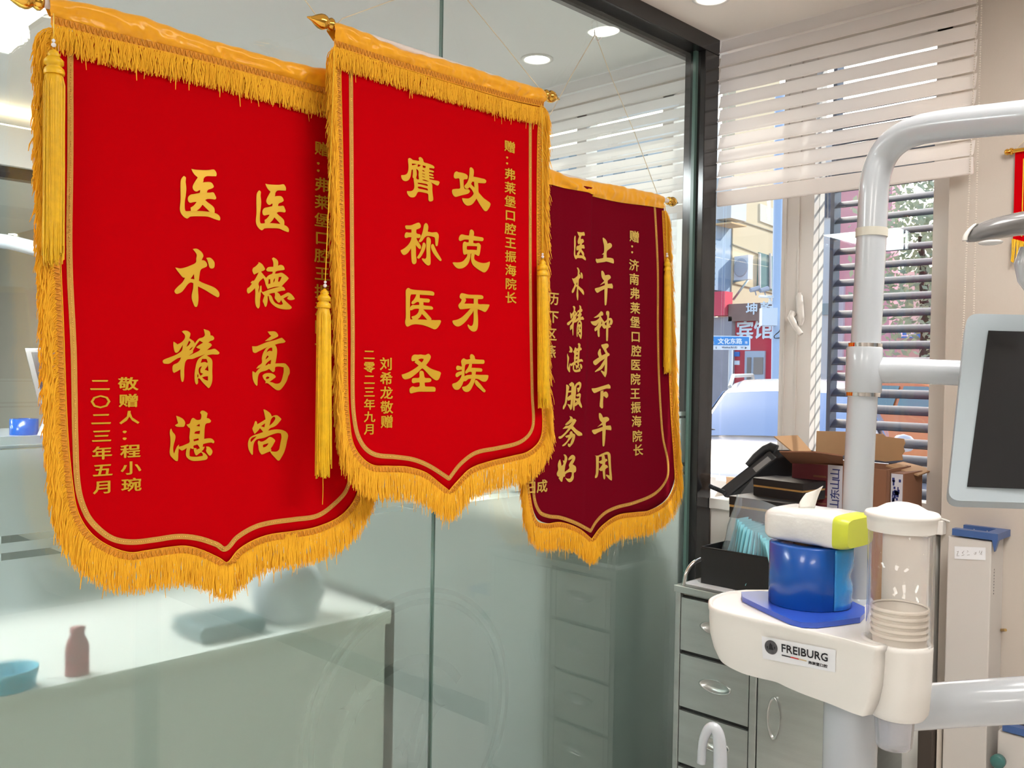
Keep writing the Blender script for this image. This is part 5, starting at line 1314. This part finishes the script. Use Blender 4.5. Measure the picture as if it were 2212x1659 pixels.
obj('front_print', MB().box((kx0 + .001, ky0 - .0008, zs + .012), (fx(1788), ky0, zs + KH - .002)), M_['red_print'], bx)
st_ = obj('white_strip', MB().box((fx(1788), ky0 - .0009, zs + .004), (fx(1820), ky0, zs + KH)), M_['white_print'], bx)
m = MB()
for i, ch in enumerate('山东山山'):
    zc = zs + .008 + i * .031; xc = fx(1804)
    put_text(m, ch, lambda u, v: V((xc + (v - .5) * .030, ky0 - .0014, zc + u * .029)), .012)
obj('lettering', m, M_['navy'], st_)
m = MB(); xc = fx(1765)
for k_, (a_, b_, c_2, d_2) in enumerate(((-.012, .10, .03, .106), (-.012, .07, .018, .076), (.0, .04, .034, .046))): m.box((xc + a_, ky0 - .0012, zs + b_), (xc + c_2, ky0 - .0006, zs + d_2))
put_text(m, '之', lambda u, v: V((xc - .012 + u * .044, ky0 - .0013, zs + .062 - v * .044)))
obj('print_mark', m, M_['carton_dark'], bx)
obj('side_print', MB().box((fx(1916), ky0 - .0009, zs + .002), (kx1 + .0008, ky0 - .0001, zs + KH - .004)), M_['carton_dark'], bx)
def flap(name, q, mt, lbl=None):
    n_ = (q[1] - q[0]).cross(q[-1] - q[0]).normalized()
    obj(name, MB().prism(q, n_ * .004), mt, ca, lbl)
zt_ = zs + KH
flap('flap', [P(1753, 974, 2.92), P(1712, 975, 2.90), P(1672, 942, 2.95), P(1723, 940, 2.97)], M_['carton'])
flap('flap', [P(1709, 998, 2.86), P(1821, 1004, 2.80), P(1821, 983, 2.66), P(1760, 974.5, 2.68), P(1684, 974, 2.73)], M_['carton_dark'])
bp = [(1764, 931), (1850, 933), (1908, 938), (1913, 943), (1952, 948), (1955, 957), (1951, 966), (1954, 975), (1948, 983), (1950, 994), (1912, 997), (1762, 975)]
flap('flap', [ony(x, y, ky1 + .002) for x, y in bp], M_['carton'])
flap('flap', [P(1914, 1005, 2.78), P(1951, 997, 2.86), P(2018, 1014, 2.80), P(1984, 1026, 2.70)], M_['carton'])
# second carton behind it, printed side showing
sx0, sx1 = ony(1915, 1050, 2.70).x + .001, ony(1953, 1050, 2.70).x
sc_ = thing('printed_carton', 'narrow carton side printed white with navy pattern next to the big open carton', 'carton', ((sx0 + sx1) / 2, 2.74, zs))
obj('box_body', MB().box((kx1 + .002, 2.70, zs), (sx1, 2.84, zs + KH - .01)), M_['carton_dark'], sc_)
m = MB().box((kx1 + .003, 2.6992, zs + .002), (sx1 - .004, 2.70, zs + KH - .012)); pn = obj('white_face', m, M_['white_print'], sc_)
m = MB()
for i in range(26):
    x_, z_ = random.uniform(kx1 + .006, sx1 - .012), random.uniform(zs + .004, zs + KH - .03); w_, h_ = random.uniform(.003, .008), random.uniform(.005, .014)
    m.box((x_, 2.6988, z_), (x_ + w_, 2.6991, z_ + h_))
obj('navy_pattern', m, M_['navy'], pn)

# ---------------------------------------------------------------- on the wall at the right
def wall_box(x0, x1, y0, z0, z1, label, knob=None):
    t = thing('wall_box', label, 'wall box', ((x0 + x1) / 2, YW, z0), 'white boxes with blue clips on the wall')
    obj('body', MB().box((x0, y0, z0), (x1, YW - .0005, z1)), M_['offwhite'], t, bevel=.003)
    cm = MB()
    cm.box((x0 + .012, y0 - .004, z1 + .004), (x1 + .016, y0 + .022, z1 + .022)).box((x0 + .012, YW - .02, z1 + .004), (x1 + .016, YW - .001, z1 + .022)).box((x1 - .014, y0 + .022, z1 + .004), (x1 + .016, YW - .02, z1 + .022))
    cm.prism([V((x1 + .002, y0 - .004, z1 + .004)), V((x1 + .016, y0 - .004, z1 + .004)), V((x1 + .008, y0 - .004, z1 - .026))], V((0, .016, 0)))
    obj('clip', cm, M_['clip_blue'], t)
    obj('opening', MB().box((x0 + .02, y0 + .022, z1), (x1 - .014, YW - .02, z1 + .004)), M_['steel_dark'], t)
    m = MB()
    for f in (.42, .72): m.tube([V((lerp(x0, x1, f), y0 + .05, z1 + .003)), V((lerp(x0, x1, f) + .006, y0 + .045, z1 + .018)), V((lerp(x0, x1, f) + .014, y0 + .05, z1 + .004))], .003, 8)
    obj('hinge', m, M_['ivory'], t)
    return t
yb = 2.605
wx0, wx1 = ony(2047, 1170, yb).x, ony(2142, 1170, yb).x; wz = ony(2090, 1163, yb).z
wbx = wall_box(wx0, wx1, yb, .35, wz, 'tall white box with blue clip on the beige wall beside the cup tube')
lb = [ony(*p, yb - .0006) for p in [(2062, 1180), (2129, 1183), (2129, 1210), (2062, 1207)]]
lo_ = obj('label_card', MB().prism(lb, V((0, -.0006, 0))), M_['sticker'], wbx)
m = MB()
for i in range(5):
    x_ = 2069 + i * 11 + (i > 2) * 5
    for k_ in range(4): m.tube([ony(x_ + random.uniform(-3, 4), 1195 + random.uniform(-6, 6), yb - .0014), ony(x_ + random.uniform(-3, 4), 1195 + random.uniform(-6, 6), yb - .0014)], .0006, 4)
obj('handwriting', m, mat('faded_ink', (.36, .34, .34), .8), lo_)
m = MB(); 
for i in range(9): m.box((wx1 + .0001, 2.63, .99 - i * .008), (wx1 + .0006, 2.634, .994 - i * .008))
obj('side_print', m, M_['grey_plastic'], wbx)
sx = ony(2155, 1580, yb).x
w2 = wall_box(sx, sx + .115, yb, .2, ony(2170, 1582, yb).z, 'lower white box with blue clip at the bottom right corner')
kp = ony(2162, 1639, yb)
obj('knob', MB().lathe((kp.x, yb, kp.z), (0, -1, 0), [(.010, 0), (.010, .012), (.017, .013), (.018, .03), (.014, .034), (0, .034)], 20), M_['teal'], w2)
tag(obj('wall_peg', MB().tube([ony(2160, 1361, YW), ony(2172, 1361, YW - .03)], .004, 10), mat('brass_peg', (.45, .30, .12), .4, .6)), 'small brass peg in the wall beside the tall white box', 'peg')
p_ = ony(2012, 1150, YW); q_ = ony(2045, 1126, YW)
sb = thing('socket_box', 'small white socket box on the beige wall behind the cup tube', 'socket', (p_.x, YW, p_.z))
obj('casing', MB().box((p_.x - .04, YW - .03, p_.z), (q_.x, YW - .0003, q_.z + .004)), M_['white_plastic'], sb, bevel=.003)
obj('cable', MB().tube([V((p_.x, YW - .02, q_.z + .006)), V((q_.x - .01, YW - .024, q_.z + .010)), V((q_.x + .012, YW - .012, q_.z + .002))], .003, 8), M_['white_plastic'], sb)
tag(obj('brown_cabinet', MB().box((.755, 2.56, 0), (ony(2040, 1600, 2.56).x - .03, YW - .001, .545)), M_['brown'], bevel=.003), 'low dark brown wooden cabinet against the wall below the cup tube', 'cabinet')
tag(obj('beige_panel', MB().box((ony(2040, 1600, 2.56).x - .027, 2.58, 0), (wx0 - .004, YW - .001, .56)), M_['beige'], bevel=.003), 'narrow beige panel between the brown cabinet and the tall white box', 'panel')
# small red pennant on the beige wall
yp = YW - .012
pw = thing('wall_pennant', 'small bright red pennant with gold rod end on the beige wall at the right edge', 'banner', ony(2300, 330, YW))
A_ = ony(2193, 322, yp); W_ = .34; H_ = A_.z - ony(2200, 520, yp).z
obj('cloth', MB().prism([A_, A_ + V((W_, 0, 0)), A_ + V((W_, 0, -H_)), A_ + V((W_ / 2, 0, -H_ - .06)), A_ + V((0, 0, -H_))], V((0, .003, 0))), M_['red_velvet'], pw)
obj('rod', MB().tube([A_ + V((-.006, -.004, -.006)), A_ + V((W_ + .006, -.004, -.006))], .006, 12), M_['gold'], pw)
obj('finial', MB().lathe(A_ + V((-.004, -.004, -.006)), (-1, 0, 0), [(.009, 0), (.010, .006), (.007, .009), (.009, .014), (.006, .02), (0, .022)], 16), M_['gold'], pw)
obj('piping', MB().tube([A_ + V((.022, -.003, -.03)), A_ + V((.022, -.003, -H_ + .01))], .0016, 6).tube([A_ + V((.022, -.003, -.03)), A_ + V((W_ - .02, -.003, -.03))], .0016, 6), M_['tassel'], pw)
m = MB()
for i in range(90):
    x_ = A_.x + W_ * i / 89; zb_ = A_.z - H_ - .06 * (1 - abs(i / 44.5 - 1))
    m.tube([V((x_, yp - .003, zb_ + .006)), V((x_ + random.uniform(-.003, .003), yp - .006, zb_ - .03)), V((x_ + random.uniform(-.006, .006), yp - .005, zb_ - .055))], .0022, 4)
obj('fringe', m, M_['tassel'], pw)
obj('string', MB().tube([A_ + V((.004, -.003, 0)), A_ + V((W_ / 2, -.003, .16))], .001, 5), M_['twine'], pw)


# ================================================================ the street outside
GZ = -0.15
struct('road', MB().box((-40, 3.0, GZ - .1), (40, 60, GZ)), mat('asphalt', (0.30, 0.30, 0.31), 0.9, var=.1, vscale=1))
YB = 17.0
def wall_px(px0, px1, y0, y1, Y, t=.3, pr=0.0):       # upright box whose front lies on plane y=Y-pr
    a, b = ony(px0, y1, Y - pr), ony(px1, y0, Y - pr)
    return MB().box((a.x, Y - pr, a.z), (b.x, Y - pr + t, b.z))
def wt(m, body, px0, px1, y0, y1, Y, bold=.03):
    a, b = ony(px0, y0, Y), ony(px1, y1, Y)
    vs = ((-1, -.7), (1, -.7), (0, .9))
    for i, (dx, dy) in enumerate(vs):
        put_text(m, body, lambda u, v: V((lerp(a.x, b.x, u + dx * bold), Y - i * .002, lerp(a.z, b.z, v + dy * bold))))
cream = mat('cream_render', (0.74, 0.60, 0.40), .9, var=.08, vscale=.6)
hb_ = thing('hotel_building', 'cream corner building with red hotel front and big white characters outside the window', 'building', (ony(1620, 800, YB).x, YB, GZ))
# cream side wall turned towards the sun
nW = V((.965, -.262, 0)); kW = nW.dot(ony(1578, 700, YB))
w_pt = lambda x, y: on(x, y, nW, kW)
c0, c1 = w_pt(1580, 660), w_pt(1674, 660)
m = MB().prism([V((c0.x, c0.y, GZ)), V((c1.x, c1.y, GZ)), V((c1.x, c1.y, 9.5)), V((c0.x, c0.y, 9.5))], -nW * .4)
obj('side_wall', m, cream, hb_)
m = MB()
for y0, y1 in ((472, 502), (528, 562), (612, 634)):
    a, b = w_pt(1582, y0), w_pt(1673, y1); m.tube([a + nW * .01, b + nW * .01], .02, 4)
obj('wall_joint', m, mat('joint_grey', (.45, .38, .28), .9), hb_)
m = MB().prism([w_pt(1640, 440), w_pt(1672, 452), w_pt(1672, 490), w_pt(1640, 478)], nW * .03); obj('pale_patch', m, mat('pale_render', (.78, .72, .6), .9), hb_)
m = MB().prism([w_pt(1637, 545), w_pt(1674, 556), w_pt(1674, 628), w_pt(1634, 622)], nW * .03)
wi = obj('window', m, mat('green_glass', (.16, .26, .25), .15), hb_)
m = MB()
for a, b in ((1637, 1637), (1660, 1660)): m.tube([w_pt(a, 548) + nW * .05, w_pt(b, 624) + nW * .05], .03, 4)
obj('window_bar', m, M_['vinyl'], wi)
brick = mat('brown_cladding', (.28, .17, .14), .85, var=.2, vscale=5)
obj('sign_board', wall_px(1573, 1690, 652, 694, YB, .25, .5), brick, hb_)
sb_ = hb_.children[-1] if False else None
m = MB(); wt(m, '坤', 1612, 1635, 655, 679, YB - .52); wt(m, '乾', 1643, 1671, 652, 676, YB - .52)
ltr = mat('white_letters', (.80, .86, .90), .5)
obj('lettering', m, ltr, hb_)
redf = mat('red_front', (.62, .045, .07), .7)
rf_ = obj('red_front', wall_px(1580, 1672, 690, 900, YB, .3, .35), redf, hb_)
m = MB(); wt(m, '宾', 1592, 1626, 693, 731, YB - .37); wt(m, '馆', 1630, 1668, 691, 731, YB - .37)
obj('lettering', m, ltr, rf_)
dr_ = obj('entrance_door', wall_px(1606, 1652, 758, 900, YB, .3, .40), mat('door_frame_grey', (.45, .50, .58), .5), hb_)
obj('door_glass', wall_px(1611, 1622, 772, 895, YB, .3, .42), mat('dark_door_glass', (.24, .20, .18), .2), dr_)
obj('door_glass', wall_px(1627, 1648, 772, 808, YB, .3, .42), mat('brown_door_glass', (.30, .25, .22), .2), dr_)
obj('house_number', wall_px(1585, 1597, 760, 770, YB, .3, .38), mat('blue_plate', (.05, .2, .6), .5), rf_)
obj('white_plate', wall_px(1586, 1597, 779, 788, YB, .3, .38), ltr, rf_)
corr = mat('blue_corrugated', (.30, .40, .52), .6)
m = MB(); a, b = ony(1480, 636, YB), ony(1580, 489, YB)
zz = a.z
while zz < b.z:
    m.box((a.x, YB - .60, zz), (b.x, YB + .1, zz + .085)); m.box((a.x, YB - .58, zz + .085), (b.x, YB + .1, zz + .12)); zz += .12
obj('corrugated_cladding', m, corr, hb_)
obj('gold_cornice', wall_px(1480, 1580, 482, 490, YB, .6, .66), mat('gold_cornice', (.62, .40, .18), .6), hb_)
obj('upper_block', wall_px(1480, 1581, 380, 482, YB, .6, .55), mat('pale_block', (.60, .60, .58), .9), hb_)
obj('red_panel', wall_px(1480, 1566, 629, 684, YB, .3, .62), mat('red_panel', (.70, .07, .11), .7), hb_)
obj('grey_pillar', wall_px(1480, 1581, 684, 900, YB, .3, .5), mat('grey_pillar', (.34, .31, .33), .8, var=.15, vscale=4), hb_)
ac0 = w_pt(1590, 585)
ac = thing('air_conditioner', 'white outdoor air conditioner unit on the cream building wall', 'air conditioner', ac0)
dW = V((-nW.y, nW.x, 0)); dW = dW if dW.y > 0 else -dW
a_ = w_pt(1584, 590); b_ = w_pt(1594, 592)
wd = (b_ - a_).length; hz_ = 1.0
a_.z = w_pt(1583, 606).z
obj('casing', MB().obox(a_ + nW * .02, dW * wd, nW * .40, V((0, 0, .50))), mat('ac_white', (.72, .74, .78), .5), ac)
fc = a_ + nW * .3 + V((0, 0, .36))
obj('fan_grille', MB().lathe(a_ - dW * .001 + nW * .22 + V((0, 0, .25)), -dW, [(.19, 0), (.19, .02), (.16, .02), (.06, .01), (0, .02)], 24), mat('ac_grille', (.45, .47, .52), .5), ac)
obj('bracket', MB().tube([a_ + nW * .02 - V((0, 0, .02)), a_ + nW * .42 - V((0, 0, .02)), a_ + nW * .02 - V((0, 0, .4))], .025, 6), M_['steel'], ac)
# pale blue street pole with cameras and box
DPL = 14.0
KP = 1.4
up = thing('street_pole', 'tall pale blue street pole with cameras and junction box outside the window', 'pole', P(1681, 900, DPL))
up.location.z = GZ
blue = mat('pale_blue_paint', (.45, .56, .74), .5)
m = MB().tube([V((P(1678, 830, DPL).x, P(1678, 830, DPL).y, GZ)), P(1678, 830, DPL), P(1683, 430, DPL), P(1686, 200, DPL)], .062 * KP, 14); obj('pole', m, blue, up)
obj('junction_box', MB().obox(P(1646, 703, DPL - .2), RX * (.165 * KP), F * .16, V((0, 0, .19 * KP))), mat('box_white', (.72, .76, .80), .5), up)
obj('camera_arm', MB().tube([P(1681, 642, DPL), P(1640, 640, DPL - .1)], 0.022, 8).tube([P(1663, 640, DPL), P(1663, 656, DPL)], .02, 8).tube([P(1662, 653, DPL), P(1677, 655, DPL)], .02, 8), M_['white_plastic'], up)
for x0, y0, x1, y1 in ((1621, 627, 1640, 622), (1642, 628, 1659, 623)):
    obj('camera', MB().tube([P(x0, y0, DPL - .1), P(x1, y1, DPL - .05)], [.034, .039], 10).tube([P((x0 + x1) / 2, 626, DPL), P((x0 + x1) / 2 + 3, 638, DPL)], .01, 6), mat('camera_grey', (.34, .36, .42), .4), up)
obj('cable', MB().tube(catmull([P(1676, 650, DPL), P(1690, 690, DPL - .1), P(1684, 715, DPL - .15), P(1672, 728, DPL - .15), P(1686, 730, DPL - .1)], 5), .008, 5), M_['phone'], up)
# street name sign
DS = 13.0
sg = thing('street_sign', 'blue and white street name sign on a grey post outside the left pane', 'sign', P(1578, 900, DS)); sg.location.z = GZ
def sgp(x, y, o=0.0): return P(x, y, DS - o)
obj('post', MB().tube([V((P(1578, 800, DS).x, P(1578, 800, DS).y, GZ)), P(1578, 800, DS), P(1579, 756, DS)], .033, 10), mat('post_grey', (.55, .58, .62), .4), sg)
bd = obj('sign_board', MB().prism([sgp(1470, 724), sgp(1621, 726), sgp(1621, 756), sgp(1470, 755)], F * .04), mat('sign_white', (.80, .83, .88), .4), sg)
fb = obj('blue_field', MB().prism([sgp(1472, 726, .01), sgp(1618, 728, .01), sgp(1618, 746, .01), sgp(1472, 745, .01)], F * .004), mat('sign_blue', (.03, .26, .66), .4), bd)
m = MB()
def sgt(body, x0, x1, y0, y1, bold=.012):
    for q, (dx, dy) in enumerate(((-1, -.7), (1, -.7), (0, .9))):
        put_text(m, body, lambda u, v: sgp(lerp(x0, x1, u + dx * bold * .3), lerp(y0, y1, v + dy * bold), .016 + q * .001))
sgt('文化东路', 1551, 1603, 731, 743, .04); sgt('南', 1609, 1615, 737, 743, .03); sgt('北', 1538, 1543, 737, 743, .03)
obj('lettering', m, ltr, fb)
m = MB(); sgt('E', 1546, 1549, 749, 753); sgt('Wenhua Rd (E)', 1559, 1592, 748.5, 753.5); sgt('W', 1600, 1606, 749, 753)
m.add([sgp(1609, 749, .016), sgp(1614, 751.5, .016), sgp(1609, 754, .016)], [(0, 1, 2)])
obj('road_name', m, M_['black_ink'], bd)

# parked cars
def car(name, label, c, yaw, col, gcol, hgt=1.0):
    t = thing(name, label, 'car', c)
    rt = Matrix.Rotation(yaw, 3, 'Z'); c = V(c)
    f = lambda x, y, z: c + rt @ V((x, y, z * hgt))
    prof = [(0.02, .30, .70), (-.06, .48, .84), (-.02, .72, .87), (.18, .86, .87), (.60, .96, .86), (1.12, 1.03, .84), (1.88, 1.50, .65), (2.4, 1.60, .62), (3.4, 1.60, .60), (4.1, 1.48, .60), (4.5, 1.08, .80), (4.62, .80, .84), (4.60, .32, .74)]
    rows = []
    for y, z, wd_ in prof:
        r = []
        for k_ in range(13):
            u = -1 + k_ / 6; bow = .06 * (1 - u * u)
            r.append(f(wd_ * u, y - bow * (1 if y < 2.2 else -1), z + .03 * (1 - u * u) - (.0 if abs(u) < .9 else .03)))
        rows.append(r)
    m = MB().grid(rows)
    for sd in (0, -1):                  # sides
        lo = []
        for y, z, wd_ in prof: lo.append(f((1 if sd else -1) * .90, y, max(.26, min(z, .28)) if y < .1 or y > 4.5 else .28))
        mid_ = [f((1 if sd else -1) * max(wd_, .88) if z < 1.1 else (1 if sd else -1) * .87, y, min(z, 1.02)) for y, z, wd_ in prof]
        m.grid([[r[sd] for r in rows], mid_, lo])
    pm = mat(name + '_paint', col, .25, .2, coat=.6)
    obj('body', m, pm, t)
    gm = mat(name + '_glass', gcol, .08, spec=.8)
    g = []
    for y, z, wd_ in ((1.18, 1.07, .80), (1.40, 1.22, .745), (1.62, 1.345, .70), (1.84, 1.47, .645)):
        r = []
        for k_ in range(11):
            u = -1 + k_ / 5; r.append(f(wd_ * .95 * u, y - .06 * (1 - u * u) - .012, z + .03 * (1 - u * u) + .012))
        g.append(r)
    obj('windshield', MB().grid(g), gm, t)
    for sd in (-1, 1):
        for y0, y1, y2, y3 in ((1.45, 2.45, 2.02, 2.45), (2.53, 3.42, 2.53, 3.36), (3.5, 4.22, 3.45, 4.0)):
            q = [f(sd * .862, y0, 1.05), f(sd * .862, y1, 1.05), f(sd * .655, y3, 1.48 if y3 < 3.5 else 1.40), f(sd * .655, y2, 1.48)]
            o_ = V((sd * .02, 0, .01)); o_ = rt @ o_
            obj('side_window', MB().add([p + o_ for p in q], [(0, 1, 2, 3)]), gm, t, solid=.01)
        obj('roof_rail', MB().tube([f(sd * .60, 1.95, 1.54), f(sd * .60, 2.15, 1.65), f(sd * .60, 3.6, 1.66), f(sd * .60, 3.8, 1.56)], .02, 8), M_['steel'], t)
        for y in (.85, 3.65):
            p = f(sd * .80, y, .33); ax = rt @ V((sd, 0, 0))
            obj('wheel', MB().lathe(p, ax, [(0, .0), (.2, .0), (.2, .10), (.33, .08), (.33, -.12), (0, -.12)], 24), M_['black_card'], t)
        obj('mirror', MB().ball(f(sd * 1.0, 1.35, 1.08), .1, 10, (1.1, .6, .8)), pm, t)
        p = [f(sd * .56, -.09, .60), f(sd * .84, .02, .62), f(sd * .84, .10, .76), f(sd * .58, -.04, .74)]
        obj('headlight', MB().add(p, [(0, 1, 2, 3)]), M_['pane'], t, solid=.01)
    wm = MB().tube([f(.45, 1.17, 1.10), f(-.1, 1.24, 1.15)], .012, 5).tube([f(-.15, 1.17, 1.10), f(-.68, 1.24, 1.14)], .012, 5)
    obj('wiper', wm, M_['black_card'], t)
    obj('grille', MB().box((0, 0, 0), (0.001, .001, .001)) if False else MB().add([f(-.45, -.13, .52), f(.45, -.13, .52), f(.5, -.11, .70), f(-.5, -.11, .70)], [(0, 1, 2, 3)]), M_['black_card'], t, solid=.01)
    return t
wbp = P(1690, 962, 8.2)
yw = math.radians(22)
cc = wbp - Matrix.Rotation(yw, 3, 'Z') @ V((0, 1.12, 0)); cc.z = GZ
car('silver_car', 'silver white car facing the window, windshield beside the white mullion', cc, yw, (.66, .62, .62), (.22, .30, .46), (wbp.z - GZ) / 1.03)
oc = P(1935, 880, 13.5); oc.z = GZ
car('orange_car', 'orange car parked beyond the louvre shutter', oc + V((2.2, 1.2, 0)), math.radians(75), (.80, .22, .07), (.18, .26, .26), 1.0)

# buildings seen through the louvres and next window
rb_ = thing('red_building', 'long red building beyond the louvre shutter', 'building', (ony(1850, 800, 22).x, 22, GZ))
obj('wall', wall_px(1798, 1930, 300, 900, 22, .5), mat('rose_wall', (.85, .40, .44), .8), rb_)
obj('grey_bay', wall_px(1745, 1798, 300, 900, 22, .8, .3), mat('pale_bay', (.62, .62, .63), .8), rb_)
m = MB()
for x0 in (1776, 1784, 1792):
    m.tube([ony(x0, 360, 21.65), ony(x0, 470, 21.65)], .03, 4)
obj('rail', m, M_['slat'], rb_)
obj('banner_strip', wall_px(1806, 1823, 610, 800, 22, .5, .1), mat('pale_strip', (.72, .62, .66), .8), rb_)
obj('window', wall_px(1776, 1792, 655, 680, 22, .5, .35), mat('dull_pane', (.3, .36, .38), .2), rb_)
wb_ = thing('shop_row', 'pale shop row with blue and maroon signboards beyond the tree', 'building', (ony(1980, 800, 24).x, 24, GZ))
obj('wall', wall_px(1930, 2400, 560, 900, 24, .5), mat('shop_wall', (.60, .56, .52), .8), wb_)
obj('maroon_sign', wall_px(1912, 1941, 712, 730, 24, .2, .3), mat('maroon_sign', (.36, .05, .12), .6), wb_)
bs = obj('blue_sign', wall_px(1941, 1986, 711, 730, 24, .2, .3), mat('blue_sign', (.05, .25, .70), .5), wb_)
m = MB(); wt(m, '口腔', 1947, 1982, 714, 727, 23.68, .03); obj('lettering', m, ltr, bs)
obj('shop_front', wall_px(1912, 2060, 745, 800, 24, .2, .2), mat('shop_front', (.45, .36, .34), .7), wb_)
lb_ = thing('pale_building', 'pale grey building beyond the next window', 'building', (ony(1440, 800, 24).x, 24, GZ))
obj('wall', wall_px(900, 1535, 250, 900, 24, .5), mat('haze_wall', (.62, .66, .68), .9, var=.2, vscale=.8), lb_)
m = MB()
for i in range(7):
    for j in range(4): 
        mm = wall_px(1180 + i * 48, 1205 + i * 48, 330 + j * 110, 390 + j * 110, 24, .2, .05); m.v and None
        b0 = len(m.v); m.v += mm.v; m.f += [tuple(b0 + q for q in f) for f in mm.f]; m.smooth += mm.smooth; m.m += mm.m
obj('windows', m, mat('far_windows', (.25, .32, .36), .2), lb_)
# tree
def tree(label, cx, cy, rx, ry, D, n, col):
    c = P(cx, cy, D); t = thing('street_tree', label, 'tree', (c.x, c.y, GZ), 'street trees')
    obj('trunk', MB().tube([V((c.x, c.y, GZ)), V((c.x + .05, c.y, c.z * .6)), V((c.x - .1, c.y, c.z + .3))], [.14, .11, .05], 10), M_['brown'], t)
    m = MB()
    for _ in range(n):
        q = V((random.gauss(0, .45), random.gauss(0, .45), random.gauss(0, .45)))
        if q.length > 1.1: q = q.normalized() * random.uniform(.6, 1.1)
        p = c + V((q.x * rx, q.y * rx, q.z * ry)); s = random.uniform(.05, .11)
        a = V((random.gauss(0, 1), random.gauss(0, 1), random.gauss(0, 1))).normalized(); b = a.orthogonal().normalized()
        m.add([p - a * s, p + b * s * .5, p + a * s, p - b * s * .5], [(0, 1, 2, 3)])
    obj('foliage', m, fabric('leaves', col, .4), t)
tree('green leafy street tree beyond the right part of the louvre shutter', 2000, 545, 1.3, 2.4, 17, 2200, (.40, .44, .32))
tree('second leafy tree farther right beyond the beige wall edge', 2250, 520, 1.5, 2.4, 21, 1200, (.40, .44, .32))

for o_ in [o for o in C.objects if o.name.startswith('t') and o.type == 'FONT']: bpy.data.objects.remove(o_)
